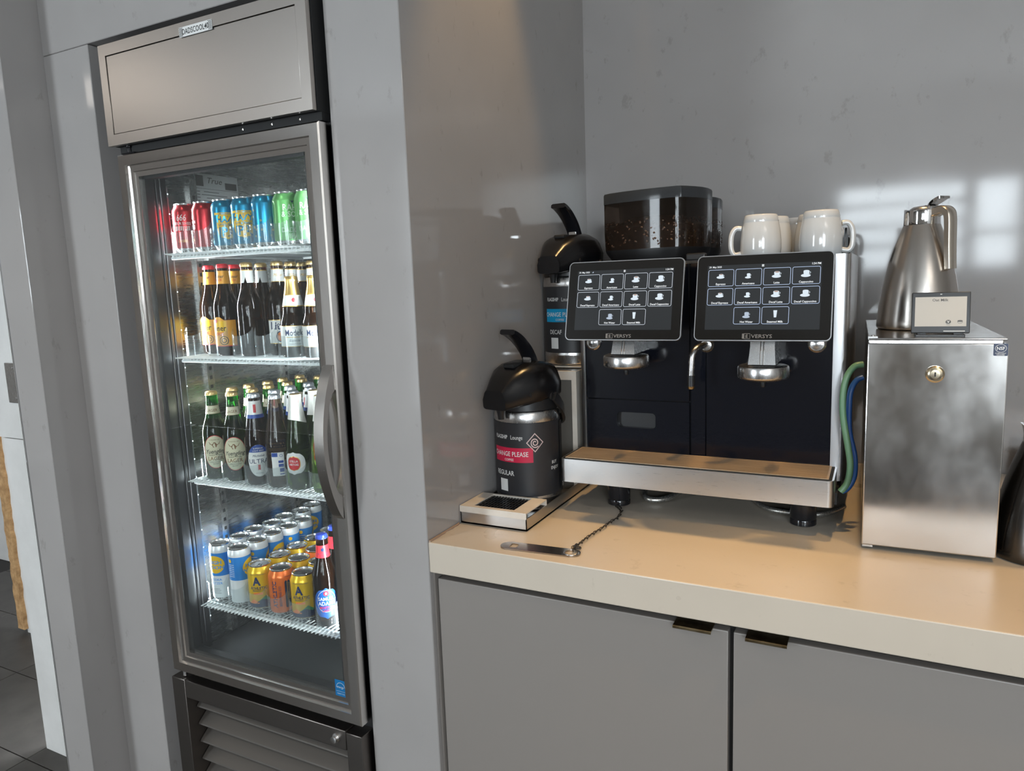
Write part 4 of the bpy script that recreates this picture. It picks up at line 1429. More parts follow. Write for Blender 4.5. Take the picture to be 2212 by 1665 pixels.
# cream drip cover with black grate
zt = ZC + 0.0415
bm = B()
gx0, gx1, gy0, gy1 = 0.033, 0.134, 0.144, 0.234
cx0, cx1, cy0, cy1 = 0.002, 0.169, 0.131, 0.2405
for a in ((cx0, gx0, cy0, cy1), (gx1, cx1, cy0, cy1), (gx0, gx1, cy0, gy0), (gx0, gx1, gy1, cy1)):
    box(bm, a[0], a[1], a[2], a[3], zt - 0.0025, zt)
box(bm, cx0, cx1, cy0, cy0 + 0.0025, zt - 0.0140, zt - 0.0025)
box(bm, cx0, cx1, cy1 - 0.0025, cy1, zt - 0.0140, zt - 0.0025)
cov = spart('drip_cover', bm, M_CREAM, 0, label='cream painted drip cover, chipped at the corner')
bm = B()
box(bm, gx0, gx1, gy0, gy1, zt - 0.0120, zt - 0.0100)
for k in range(13):
    xx = gx0 + (gx1 - gx0) * (k + 0.5) / 13
    box(bm, xx - 0.0012, xx + 0.0012, gy0, gy1, zt - 0.0100, zt - 0.0030)
for k in range(6):
    yy = gy0 + (gy1 - gy0) * (k + 0.5) / 6
    box(bm, gx0, gx1, yy - 0.0012, yy + 0.0012, zt - 0.0095, zt - 0.0035)
spart('drip_grate', bm, M_BLACK, 0, cov, label='black plastic grate')['kind'] = 'stuff'
# upper level: cream riser box with taupe panel
RZ = 1.2260
bm = B()
ry0, ry1 = 0.4455, 0.78
rx0, rx1 = 0.004, 0.1655
fr_ = 0.013
box(bm, rx0, rx0 + fr_, ry0, ry0 + 0.012, ZC + 0.004, RZ)
box(bm, rx1 - fr_, rx1, ry0, ry0 + 0.012, ZC + 0.004, RZ)
box(bm, rx0 + fr_, rx1 - fr_, ry0, ry0 + 0.012, RZ - 0.022, RZ)
box(bm, rx1 - 0.003, rx1, ry0 + 0.012, ry1, ZC + 0.004, RZ)
box(bm, rx0, rx0 + 0.003, ry0 + 0.012, ry1, ZC + 0.004, RZ)
box(bm, rx0, rx1, ry1 - 0.003, ry1, ZC + 0.004, RZ)
box(bm, rx0 + 0.003, rx1 - 0.003, ry0 + 0.10, ry1 - 0.003, RZ - 0.004, RZ)
rb = spart('riser_box', bm, M_CREAM, 0, label='cream painted riser box')
bm = B()
box(bm, rx0 + fr_, rx1 - fr_, ry0 + 0.006, ry0 + 0.010, ZC + 0.004, RZ - 0.022)
spart('riser_panel', bm, M_TAUPE, 0, rb)
bm = B()
box(bm, rx0 + 0.004, rx1 - 0.004, ry0 + 0.014, ry0 + 0.10, RZ - 0.010, RZ - 0.006)
spart('riser_grate', bm, M_BLACK, 0, rb)

AR = 0.0790


def airpot(label, loc, rot, band_mat, words, emblem_mat, zs=1.0):
    """local -Y is the spout side"""
    t = thing('airpot', label, 'airpot', loc, rot, 'airpots on the stand')
    bm = B()
    lathe(bm, [(AR - 0.006, 0.0), (AR - 0.001, 0.002), (AR, 0.006), (AR, 0.0225), (AR + 0.0004, 0.024), (AR, 0.0255), (AR, 0.188), (AR + 0.0004, 0.190), (AR - 0.001, 0.2065), (AR - 0.003, 0.209), (AR - 0.010, 0.210)], 48)
    body = part('body', bm, M_SATIN, t, 40, label='stainless steel body')
    um = round_map(AR, 0.0006)
    wrap = printpart('wrap', [strip2d(-PI * AR, PI * AR, 0.030, 0.187, 64, 1)], um, M_AIRW, body, label='black printed wrap')
    u2, u3 = round_map(AR, 0.0010), round_map(AR, 0.0014)
    f = -PI / 2 * AR + 0.0     # arc length of the front
    f0 = f + 0.012
    printpart('band', [strip2d(f0 - 0.052, f0 + 0.055, 0.1035, 0.1345, 24, 1)], u2, band_mat, wrap)
    printpart('lettering', [text2d('CHANGE PLEASE', 0.0142, f0 - 0.004, 0.1215, 0.90, 0.010), text2d('COFFEE', 0.0072, f0 - 0.004, 0.1090, 1.0, 0.01), text2d(words, 0.0145, f0 - 0.018, 0.0800, 0.86, 0.012),
                            text2d('FLAGSHIP', 0.0115, f0 - 0.026, 0.1570, 0.8, 0.018), text2d('Lounge', 0.0125, f0 + 0.017, 0.1570, 0.82, 0.004),
                            text2d('BUY', 0.0095, f0 + 0.112, 0.0990, 0.95, 0.012), text2d('ENJOY', 0.0095, f0 + 0.114, 0.0870, 0.95, 0.012)], u3, P_WHITE, wrap)
    printpart('sticker', [strip2d(f0 - 0.034, f0 - 0.010, 0.0400, 0.0660, 8, 1)], u2, P_WHITE, wrap)
    ex, ey = f0 + 0.060, 0.1455
    sp_o, sp_i = [], []
    for i in range(40):
        a = i / 39 * 3.6 * PI + 0.5
        r = 0.0022 + 0.0085 * i / 39
        sp_o.append((ex + (r + 0.0011) * math.cos(a), ey + (r + 0.0011) * math.sin(a)))
        sp_i.append((ex + (r - 0.0011) * math.cos(a), ey + (r - 0.0011) * math.sin(a)))
    rg = ring2d(sp_o, sp_i)
    R0, R1 = 0.0205, 0.0178
    cs = [(0, 1), (-1, 0), (0, -1), (1, 0)]
    uv = [(cs[i][0] + (cs[(i + 1) % 4][0] - cs[i][0]) * j / 6, cs[i][1] + (cs[(i + 1) % 4][1] - cs[i][1]) * j / 6) for i in range(4) for j in range(6)]
    dia = ring2d([(ex + R0 * a_, ey + R0 * b_) for a_, b_ in uv], [(ex + R1 * a_, ey + R1 * b_) for a_, b_ in uv])
    printpart('emblem', [(rg[0], rg[1][:-1]), dia], u2, emblem_mat, wrap)
    # rolled back seam of the wrap
    bm = B()
    for k, (du, w) in enumerate(((0.150, 0.022),)):
        vs, fs = strip2d(f0 + du - w / 2, f0 + du + w / 2, 0.030, 0.183, 6, 8)
        bv = [bm.verts.new(round_map(AR, 0.0022 + 0.002 * math.cos((u - f0 - du) / w * PI))(u, v)) for u, v in vs]
        for q in fs:
            bm.faces.new([bv[i] for i in q])
    part('wrap_seam', bm, M_BLACKM, wrap)
    lx = f0 + 0.150
    printpart('seam_emblem', [poly2d([(lx - 0.007, 0.052), (lx, 0.063), (lx + 0.007, 0.052)]), rect2d(lx, 0.0475, 0.012, 0.005), rect2d(lx, 0.042, 0.014, 0.0015), rect2d(lx, 0.039, 0.011, 0.0015)], round_map(AR, 0.0052), P_WHITE, wrap)
    # collar and lid head
    bm = B()
    lathe(bm, [(AR - 0.008, 0.208), (AR - 0.003, 0.211), (AR - 0.004, 0.232), (AR - 0.010, 0.236)], 40)
    part('collar', bm, M_BLACK, t, 40)
    bm = B()
    secs = []
    # cross-sections of the head from the back (+Y) to the nose (-Y)
    for y, hw, zb, ztp, cr in ((0.078, 0.034, 0.232, 0.262, 0.7), (0.070, 0.054, 0.224, 0.286, 0.75), (0.046, 0.072, 0.222, 0.304, 0.8), (0.010, 0.079, 0.222, 0.310, 0.85),
                               (-0.030, 0.077, 0.222, 0.307, 0.9), (-0.058, 0.064, 0.221, 0.300, 1.0), (-0.086, 0.047, 0.219, 0.284, 1.2), (-0.108, 0.036, 0.217, 0.264, 1.5), (-0.115, 0.0345, 0.218, 0.258, 1.6)):
        ring = []
        n = 20
        for i in range(n):
            a = 2 * PI * i / n
            e = 2.0 / (2.0 + 4.0 * cr * 0.7)
            cx_, sz_ = math.cos(a), math.sin(a)
            px = hw * math.copysign(abs(cx_) ** e, cx_)
            pz = (zb + ztp) / 2 + (ztp - zb) / 2 * math.copysign(abs(sz_) ** e, sz_)
            if pz > (zb + ztp) / 2:
                px *= 1 - 0.22 * ((pz - (zb + ztp) / 2) / ((ztp - zb) / 2))
            ring.append(bm.verts.new((px, y, pz)))
        secs.append(ring)
    for a, b in zip(secs, secs[1:]):
        for i in range(20):
            bm.faces.new((a[i], a[(i + 1) % 20], b[(i + 1) % 20], b[i]))
    bm.faces.new(secs[0])
    bm.faces.new(list(reversed(secs[-1])))
    head = part('pump_head', bm, mat('pump_black', (0.005, 0.005, 0.006), 0.27), t, 45, label='black plastic pump head')
    bm = B()
    lathe(bm, [(0.0075, 0.0), (0.009, 0.012), (0.012, 0.020)], 16, (0, -0.092, 0.196))
    part('spout', bm, M_BLACK, head)
    bm = B()
    box(bm, -0.016, 0.016, -0.050, -0.012, 0.300, 0.3085, 0.003)
    o = part('lever_well', bm, M_BLACKM, head)
    o.location = (0, -0.012, -0.001)
    bm = B()
    lathe(bm, [(0.007, 0), (0.0075, 0.010), (0.005, 0.014)], 14)
    bmesh.ops.rotate(bm, verts=bm.verts, matrix=Matrix.Rotation(-PI / 2, 3, 'Y'))
    bmesh.ops.translate(bm, verts=bm.verts, vec=(-0.072, -0.040, 0.250))
    part('lock_knob', bm, M_BLACK, head)
    bm = B()
    lathe(bm, [(0.008, 0), (0.008, 0.0025), (0.005, 0.003)], 14)
    bmesh.ops.rotate(bm, verts=bm.verts, matrix=Matrix.Rotation(PI / 2, 3, 'Y'))
    bmesh.ops.scale(bm, verts=bm.verts, vec=(1, 1.5, 0.8))
    bmesh.ops.translate(bm, verts=bm.verts, vec=(0.0610, -0.050, 0.246))
    part('release_button', bm, M_BLACKM, head)
    # raised lever
    bm = B()
    path = [(0.026, 0.296), (0.014, 0.318), (-0.002, 0.338), (-0.026, 0.358), (-0.048, 0.370), (-0.060, 0.374)]
    pts = smooth_path([(0, y, z_) for y, z_ in path], 4)
    rows = []
    for i, p in enumerate(pts):
        tt = i / (len(pts) - 1)
        hw = 0.0185 + 0.004 * tt
        th = 0.0085 - 0.003 * tt
        d = (pts[min(i + 1, len(pts) - 1)] - pts[max(i - 1, 0)]).normalized()
        nrm = Vector((0, d.z, -d.y))
        rows.append([bm.verts.new(p + Vector((sx * hw, 0, 0)) + nrm * sy * th) for sx, sy in ((-1, -0.6), (-0.8, -1), (0.8, -1), (1, -0.6), (1, 0.6), (0.8, 1), (-0.8, 1), (-1, 0.6))])
    for a, b in zip(rows, rows[1:]):
        for i in range(8):
            bm.faces.new((a[i], a[(i + 1) % 8], b[(i + 1) % 8], b[i]))
    bm.faces.new(rows[0])
    bm.faces.new(list(reversed(rows[-1])))
    lev = part('lever', bm, M_BLACKG, t, 40, label='glossy black pump lever raised up')
    bm = B()
    box(bm, -0.013, 0.013, 0.006, 0.022, 0.300, 0.330, 0.003)
    part('lever_bracket', bm, M_CHROME, lev, label='chrome lever bracket')
    # bail handle hanging at the back
    bm = B()
    pts = []
    for i in range(19):
        a = PI * i / 18
        pts.append((0.083 * math.cos(a), 0.004 + 0.092 * math.sin(a), 0.238 - 0.072 * math.sin(a)))
    rows = []
    for i, p in enumerate(pts):
        p = Vector(p)
        d = (Vector(pts[min(i + 1, 18)]) - Vector(pts[max(i - 1, 0)])).normalized()
        s_ = Vector((p.x, p.y, 0)).normalized()
        u_ = d.cross(s_).normalized()
        w_ = 0.010
        rows.append([bm.verts.new(p + s_ * 0.0035 * a_ + u_ * w_ * b_) for a_, b_ in ((-1, -1), (1, -1), (1, 1), (-1, 1))])
    for a, b in zip(rows, rows[1:]):
        for i in range(4):
            bm.faces.new((a[i], a[(i + 1) % 4], b[(i + 1) % 4], b[i]))
    bm.faces.new(rows[0])
    bm.faces.new(list(reversed(rows[-1])))
    part('bail_handle', bm, M_BLACK, t, 50, label='black carrying handle')
    for sx in (-1, 1):
        bm = B()
        lathe(bm, [(0.009, 0), (0.009, 0.006), (0.006, 0.008)], 16)
        bmesh.ops.rotate(bm, verts=bm.verts, matrix=Matrix.Rotation(sx * PI / 2, 3, 'Y'))
        bmesh.ops.translate(bm, verts=bm.verts, vec=(sx * 0.0705, 0.004, 0.238))
        part('pivot', bm, M_BLACK, t)
    t.scale = (1, 1, 1.12)
    return t


airpot('front airpot in black wrap with a red band, low on the stand', (0.0845, 0.324, ZC + 0.0045), math.radians(-14), P_CRIM, 'REGULAR', P_PINK)
airpot('rear airpot in black wrap with a bright blue band, raised on the riser', (0.0860, 0.630, RZ + 0.0005), math.radians(-10), P_CYAN, 'DECAF', P_CYAN)

# ================================================================== COFFEE MACHINE
MX0, MX1, MY0, MY1, MZ0, MZ1 = 0.190, 0.778, 0.420, 0.860, 1.000, 1.486
cm = thing('coffee_machine', 'wide black and silver bean-to-cup coffee machine with two touch screens', 'coffee machine', (0.478, 0.58, ZC))


def cpart(name, bm, m, parent=None, smooth=35, label=None):
    bmesh.ops.translate(bm, verts=bm.verts, vec=-Vector(cm.location))
    return part(name, bm, m, parent or cm, smooth, label=label)


def cprint(name, pieces, fmap, m, parent=None, label=None):
    o = cpart(name, prints(pieces, fmap), m, parent, 0, label)
    if len(pieces) > 1:
        o['kind'] = 'stuff'
    return o


bm = B()
box(bm, MX0 + 0.012, MX1 - 0.012, MY0 + 0.012, MY1, MZ0, MZ1 - 0.006)
cpart('housing', bm, M_BLACK, smooth=0)
for s, xa, xb in ((-1, MX0 - 0.003, MX0 + 0.0125), (1, MX1 - 0.026, MX1 + 0.004)):
    bm = B()
    w = xb - xa
    if s > 0:
        loop = [(xa, MY0 - 0.004), (xa + 0.016, MY0 - 0.004), (xa + 0.022, MY0 - 0.002), (xa + 0.026, MY0 + 0.003), (xb, MY0 + 0.020), (xb, MY1), (xb - 0.006, MY1), (xb - 0.006, MY0 + 0.022), (xa, MY0 + 0.012)]
    else:
        loop = [(xb, MY0 - 0.004), (xb, MY0 + 0.012), (xa + 0.006, MY0 + 0.02), (xa + 0.006, MY1), (xa, MY1), (xa, MY0 + 0.008), (xa + 0.003, MY0 - 0.001), (xa + 0.007, MY0 - 0.004)]
    prism(bm, loop, 'z', MZ0 + 0.010, MZ1)
    cpart('side_panel', bm, M_SILVER, smooth=40, label='silver side panel')
bm = B()
box(bm, MX0 + 0.012, MX1 - 0.026, MY0 + 0.010, MY1, MZ1 - 0.006, MZ1)
cpart('top_plate', bm, M_BLACK, smooth=0)
M_PANEL = mat('black_lacquer_panel', (0.004, 0.005, 0.009), 0.14, coat=0.15, coat_rough=0.05)
nt, N, L, b_ = nodes_of(M_PANEL)
bp = N.new('ShaderNodeBump')
bp.inputs['Strength'].default_value = 0.12
bp.inputs['Distance'].default_value = 0.001
L.new(noise(nt, 140, 2).outputs[0], bp.inputs['Height'])
L.new(bp.outputs[0], b_.inputs['Normal'])
px0, pxa, pxb, px1 = 0.2030, 0.4545, 0.4905, 0.7515
for nm, a, b, za, zb in (('upper_panel', px0, pxa - 0.001, 1.1655, 1.480), ('centre_strip', pxa + 0.001, pxb - 0.001, 1.036, 1.480), ('service_panel', pxb + 0.001, px1, 1.036, 1.480)):
    bm = B()
    y_ = MY0 + (0.004 if nm == 'centre_strip' else 0)
    box(bm, a, b, y_, MY0 + 0.012, za, zb, 0.001, 1)
    cpart(nm, bm, M_PANEL)
# grounds drawer with rounded hand slot
bm = B()
hx0, hx1, hz0_, hz1_ = 0.279, 0.374, 1.0975, 1.1345
dx0, dx1, dz0, dz1 = px0, pxa - 0.001, 1.036, 1.1635
inner = rrect(hx1 - hx0, hz1_ - hz0_, 0.009, 5, (hx0 + hx1) / 2, (hz0_ + hz1_) / 2)
n = len(inner)
cxm, czm = (hx0 + hx1) / 2, (hz0_ + hz1_) / 2
outer = []
for (u, v) in inner:
    du, dv = u - cxm, v - czm
    k = min(((dx1 - cxm) / du if du > 1e-9 else ((dx0 - cxm) / du if du < -1e-9 else 1e9)), ((dz1 - czm) / dv if dv > 1e-9 else ((dz0 - czm) / dv if dv < -1e-9 else 1e9)))
    outer.append((cxm + du * k, czm + dv * k))
corners = [(dx1, dz1), (dx0, dz1), (dx0, dz0), (dx1, dz0)]
for c in corners:
    j = min(range(n), key=lambda i: (outer[i][0] - c[0]) ** 2 + (outer[i][1] - c[1]) ** 2)
    outer[j] = c
vo = [bm.verts.new((u, MY0, v)) for u, v in outer]
vi = [bm.verts.new((u, MY0, v)) for u, v in inner]
vb = [bm.verts.new((u, MY0 + 0.030, v)) for u, v in inner]
vk = [bm.verts.new((u, MY0 + 0.0115, v)) for u, v in outer]
for i in range(n):
    j = (i + 1) % n
    bm.faces.new((vo[i], vo[j], vi[j], vi[i]))
    bm.faces.new((vi[i], vi[j], vb[j], vb[i]))
    bm.faces.new((vk[j], vk[i], vo[i], vo[j])[::-1])
bm.faces.new(vb)
dr = cpart('grounds_drawer', bm, M_PANEL, smooth=25, label='black drawer with rounded hand slot')
# drip tray
bm = B()
tx0, tx1, ty0, ty1, tz0, tz1 = 0.179, 0.7665, 0.300, 0.424, 0.985, 1.0395
lp = [(tx0, ty1), (tx0, ty0 + 0.012)] + [(tx0 + 0.012 - 0.012 * math.cos(a), ty0 + 0.012 - 0.012 * math.sin(a)) for a in [PI / 2 * i / 5 for i in range(1, 6)]] + \
     [(tx1 - 0.012 + 0.012 * math.sin(a), ty0 + 0.012 - 0.012 * math.cos(a)) for a in [PI / 2 * i / 5 for i in range(6)]] + [(tx1, ty1)]
prism(bm, lp, 'z', tz0, tz1)
dt = cpart('drip_tray', bm, M_BRUSH, smooth=30, label='brushed steel drip tray')
bm = B()
prism(bm, [(tx0 + 0.004, ty1 - 0.004), (tx0 + 0.004, ty0 + 0.010), (tx0 + 0.010, ty0 + 0.004), (tx1 - 0.010, ty0 + 0.004), (tx1 - 0.004, ty0 + 0.010), (tx1 - 0.004, ty1 - 0.004)], 'z', tz1, tz1 + 0.0012)
cpart('grate_seal', bm, M_BLACKM, dt, 0)
bm = B()
M_GRATE = scuffed(mat('coffee_stained_grate', (0.52, 0.40, 0.26), 0.42, 0.25), 55, (0.36, 0.26, 0.16), (0.62, 0.48, 0.33), 0.35, 0.65, (0.2, 4, 4))
box(bm, tx0 + 0.010, tx1 - 0.010, ty0 + 0.009, ty1 - 0.006, tz1 + 0.0010, tz1 + 0.0024)
gr = cpart('drip_grate', bm, M_GRATE, dt, 0, 'coffee stained steel grate with fine slots')
bm = B()
for k in range(44):
    yy = ty0 + 0.012 + k * (ty1 - ty0 - 0.022) / 44
    box(bm, tx0 + 0.014, tx1 - 0.014, yy, yy + 0.0008, tz1 + 0.0022, tz1 + 0.00255)
cpart('grate_slots', bm, mat('grate_slot_stain', (0.22, 0.15, 0.09), 0.6), dt, 0)['kind'] = 'stuff'
# base plate and feet
bm = B()
box(bm, MX0 + 0.01, MX1 - 0.008, 0.36, MY1, 0.975, MZ0)
cpart('base_plate', bm, M_BLACKM, smooth=0)
for x, y in ((0.291, 0.392), (0.7035, 0.394), (0.291, 0.80), (0.7035, 0.80)):
    bm = B()
    lathe(bm, [(0.024, 0.0), (0.027, 0.002), (0.027, 0.012), (0.0262, 0.014), (0.0270, 0.016), (0.0270, 0.074)], 28, (x, y, ZC + 0.0006))
    cpart('foot', bm, M_BLACKG, label='black cylindrical foot')

# touch screens
M_DISP = mat('display_dark', (0.012, 0.013, 0.015), 0.12, emit=0.016, ecol=(0.85, 0.95, 1.0))
M_BEZEL = mat('screen_glass', (0.010, 0.009, 0.008), 0.08)
M_ICON = mat('display_icon', (0.1, 0.1, 0.1), 0.3, emit=0.62, ecol=(0.78, 0.90, 1.0))
M_ICON2 = mat('display_icon_shade', (0.1, 0.1, 0.1), 0.3, emit=0.42, ecol=(0.66, 0.80, 1.0))
M_LINE = mat('display_outline', (0.1, 0.1, 0.1), 0.3, emit=0.55, ecol=(0.80, 0.88, 1.0))
M_LINEB = mat('display_outline_blue', (0.1, 0.1, 0.1), 0.3, emit=0.62, ecol=(0.55, 0.70, 1.0))
M_TXT = mat('display_text', (0.1, 0.1, 0.1), 0.3, emit=0.70, ecol=(0.93, 0.97, 1.0))
M_COF = mat('display_coffee', (0.1, 0.05, 0.02), 0.3, emit=0.30, ecol=(0.75, 0.42, 0.30))
M_LOGO = mat('screen_logo_grey', (0.20, 0.185, 0.17), 0.35)


def screen(x0, x1, blue):
    yt, yb, zt_, zb_ = 0.300, 0.2585, 1.4905, 1.3215
    W = x1 - x0
    H = math.hypot(yt - yb, zt_ - zb_)
    O = Vector(((x0 + x1) / 2, (yt + yb) / 2, (zt_ + zb_) / 2))
    U = Vector((1, 0, 0))
    V = Vector((0, yt - yb, zt_ - zb_)).normalized()
    Nn = U.cross(V)
    bm = B()
    loop = rrect(W, H, 0.011, 6)
    vsf = [bm.verts.new(O + U * a + V * b) for a, b in loop]
    vsm = [bm.verts.new(O + U * a + V * b - Nn * 0.0045) for a, b in rrect(W + 0.001, H + 0.001, 0.0115, 6)]
    vsb = [bm.verts.new(O + U * a + V * b - Nn * 0.011) for a, b in rrect(W - 0.008, H - 0.008, 0.009, 6)]
    vsi = [bm.verts.new(O + U * a + V * b) for a, b in rrect(W - 0.0036, H - 0.0036, 0.0095, 6)]
    m = len(loop)
    for i in range(m):
        j = (i + 1) % m
        bm.faces.new((vsf[i], vsf[j], vsm[j], vsm[i]))
        bm.faces.new((vsm[i], vsm[j], vsb[j], vsb[i]))
        bm.faces.new((vsi[i], vsi[j], vsf[j], vsf[i]))
    bm.faces.new(vsb)
    sc = cpart('touch_screen', bm, M_SILVER, smooth=30, label='tilted touch screen showing a drinks menu')
    bm = B()
    vs1 = [bm.verts.new(O + U * a + V * b + Nn * 0.0003) for a, b in rrect(W - 0.0034, H - 0.0034, 0.0095, 6)]
    bm.faces.new(vs1)
    vs2 = [bm.verts.new(O + U * a + V * b - Nn * 0.004) for a, b in rrect(W - 0.0034, H - 0.0034, 0.0095, 6)]
    bm.faces.new(vs2[::-1])
    for i in range(len(vs1)):
        j = (i + 1) % len(vs1)
        bm.faces.new((vs1[i], vs2[i], vs2[j], vs1[j]))
    cpart('screen_bezel', bm, M_BEZEL, sc, 30)
    mp = lambda e: plane_map(O, U, V, e)
    dw, dh, dcy = W * 0.835, H * 0.755, H * 0.005
    cprint('display', [rect2d(0.0, dcy + 0.0, dw, dh)], mp(0.0006), M_DISP, sc)
    bwid, bhei = W * 0.196, H * 0.197
    rows_ = [H * 0.232, H * 0.0115, -H * 0.2115]
    outl, txt, cups, shade, cof = [], [], [], [], []

    def cup(cx, cy, w, h, saucer, coffee, glass=False):
        dst = shade if glass else cups
        if saucer:
            dst.append(ell2d(cx - 0.001, cy - h * 0.55, saucer, saucer * 0.36, 6, 8))
        k = lambda v: w * (0.62 + 0.38 * min(1, max(0, (v - (cy - h / 2)) / (h * 0.55)) ** 0.5))
        dst.append(strip2d(lambda v: cx - k(v), lambda v: cx + k(v), cy - h / 2, cy + h / 2, 2, 6))
        dst.append(ell2d(cx, cy + h / 2, w, w * 0.30, 6, 8))
        if saucer:
            dst.append(oval2d(cx + w * 1.15, cy + h * 0.10, w * 0.38, h * 0.24, 0.0007, 12))
        if coffee:
            cof.append(ell2d(cx, cy + h / 2, w * 0.78, w * 0.20, 6, 8))
    names = [['Espresso', 'Americano', 'Latte', 'Cappuccino'], ['Decaf Espresso', 'Decaf Americano', 'Decaf Latte', 'Decaf Cappuccino']]
    pit = W * 0.2075
    for r_ in range(2):
        for c_ in range(4):
            cx, cy = (c_ - 1.5) * pit, rows_[r_]
            outl.append(rr2d(bwid, bhei, 0.0035, 0.0008, cx, cy))
            txt.append(text2d(names[r_][c_], 0.0057, cx, cy - bhei * 0.36, 0.95, 0.014))
            iy = cy + bhei * 0.10
            (cup(cx, iy + 0.001, 0.0040, 0.0055, 0.0078, True) if c_ == 0 else cup(cx, iy, 0.0032, 0.0070, 0.0058, False) if c_ == 1 else
             cup(cx, iy + 0.001, 0.0052, 0.0080, 0.0086, True) if c_ == 2 else cup(cx, iy + 0.001, 0.0052, 0.0085, 0.0088, False))
    for c_, nm in ((0, 'Hot Water'), (1, 'Steamed Milk')):
        cx, cy = (c_ - 0.5) * pit, rows_[2]
        outl.append(rr2d(bwid, bhei, 0.0035, 0.0008, cx, cy))
        txt.append(text2d(nm, 0.0057, cx, cy - bhei * 0.36, 0.95, 0.014))
    cup(-0.5 * pit, rows_[2] + 0.002, 0.0042, 0.0080, 0.0072, False, True)
    cx, cy = 0.5 * pit, rows_[2] + 0.003
    cups.append(strip2d(lambda v: cx - 0.0022 - 0.0013 * (v - cy + 0.007) / 0.014, lambda v: cx + 0.0022 + 0.0013 * (v - cy + 0.007) / 0.014, cy - 0.007, cy + 0.007, 2, 4))
    txt.append(text2d('29. May 2025', 0.0050, -W * 0.405, H * 0.362, 0.92, 0.008, 'L'))
    txt.append(text2d('1:54 PM', 0.0056, W * 0.410, H * 0.362, 0.92, 0.012, 'R'))
    for k in range(3):
        txt.append(rect2d(0, H * 0.362 + (k - 1) * 0.0016, 0.0042, 0.0010))
    if not blue:
        shade.append(poly2d([(-W * 0.288, H * 0.352), (-W * 0.275, H * 0.352), (-W * 0.275, H * 0.372)]))
    cprint('button_outlines', outl, mp(0.0009), M_LINEB if blue else M_LINE, sc)
    cprint('menu_lettering', txt, mp(0.0009), M_TXT, sc)
    cprint('cup_icons', cups, mp(0.0008), M_ICON, sc)
    cprint('glass_icons', shade, mp(0.0008), M_ICON2, sc)
    cprint('coffee_icons', cof, mp(0.0010), M_COF, sc)
    ly = -H * 0.447
    lg = [text2d('VERSYS', 0.0100, -0.0165, ly, 1.22, 0.012, 'L'), strip2d(-0.0335, -0.0290, ly - 0.005, ly + 0.005, 1, 1),
          rr2d(0.0130, 0.0108, 0.001, 0.0008, -0.0245, ly), text2d('E', 0.0085, -0.0245, ly, 1.1, 0.03)]
    cprint('logo', lg, mp(0.0009), M_LOGO, sc)
    # mounting arm behind
    bm = B()
    box(bm, O.x - 0.05, O.x + 0.05, O.y + 0.010, MY0 + 0.006, 1.36, 1.44)
    cpart('screen_mount', bm, M_BLACK, sc, 0)


screen(0.2165, 0.4735, False)
screen(0.5000, 0.7570, True)


# coffee outlets
def outlet(x, y, zc):
    bm = B()
    zt_ = 1.345
    prof = [(-0.0255, zt_), (0.0255, zt_), (0.0240, zc + 0.060), (0.0270, zc + 0.022), (-0.0270, zc + 0.022), (-0.0240, zc + 0.060)]
    v0 = [bm.verts.new((x + u, y - 0.024 + 0.016 * (v - zc - 0.022) / (zt_ - zc - 0.022), v)) for u, v in prof]
    v1 = [bm.verts.new((x + u, MY0 + 0.002, v)) for u, v in prof]
    for i in range(6):
        bm.faces.new((v0[i], v1[i], v1[(i + 1) % 6], v0[(i + 1) % 6]))
    bm.faces.new((v0[0], v0[1], v0[2], v0[5]))
    bm.faces.new((v0[5], v0[2], v0[3], v0[4]))
    bm.faces.new(list(reversed(v1)))
    nk = cpart('coffee_outlet', bm, M_SATIN, smooth=25, label='steel coffee outlet')
    bm = B()
    for dx in (-0.003, 0.003):
        tube(bm, [(x + dx, y - 0.0243, zc + 0.022), (x + dx, y - 0.0083, zt_)], 0.0012, 6)
    cpart('outlet_ribs', bm, M_CHROME, nk)
    bm = B()
    lathe(bm, [(0.030, -0.004), (0.046, 0.000), (0.0505, 0.003), (0.0515, 0.006), (0.0515, 0.023), (0.050, 0.0265), (0.045, 0.0285), (0.020, 0.0295)], 44, (x, y, zc - 0.009))
    cpart('outlet_head', bm, M_SATIN, nk, 40)
    bm = B()
    lathe(bm, [(0.0045, -0.016), (0.0055, -0.014), (0.0055, -0.006), (0.014, -0.004), (0.030, 0.0)], 20, (x, y, zc - 0.011))
    cpart('nozzle', bm, M_BLACK, nk)


outlet(0.3270, 0.350, 1.2620)
outlet(0.6235, 0.350, 1.2440)
# round knobs on the panel
for x in (0.2235, 0.7215):
    bm = B()
    lathe(bm, [(0.0185, 0), (0.0185, 0.004), (0.0150, 0.007), (0.0135, 0.0055), (0.0120, 0.0055), (0.0060, 0.009), (0.002, 0.0095)], 28)
    bmesh.ops.rotate(bm, verts=bm.verts, matrix=Matrix.Rotation(PI / 2, 3, 'X'))
    bmesh.ops.translate(bm, verts=bm.verts, vec=(x, MY0, 1.3015))
    cpart('button', bm, M_SATIN, label='round steel button')
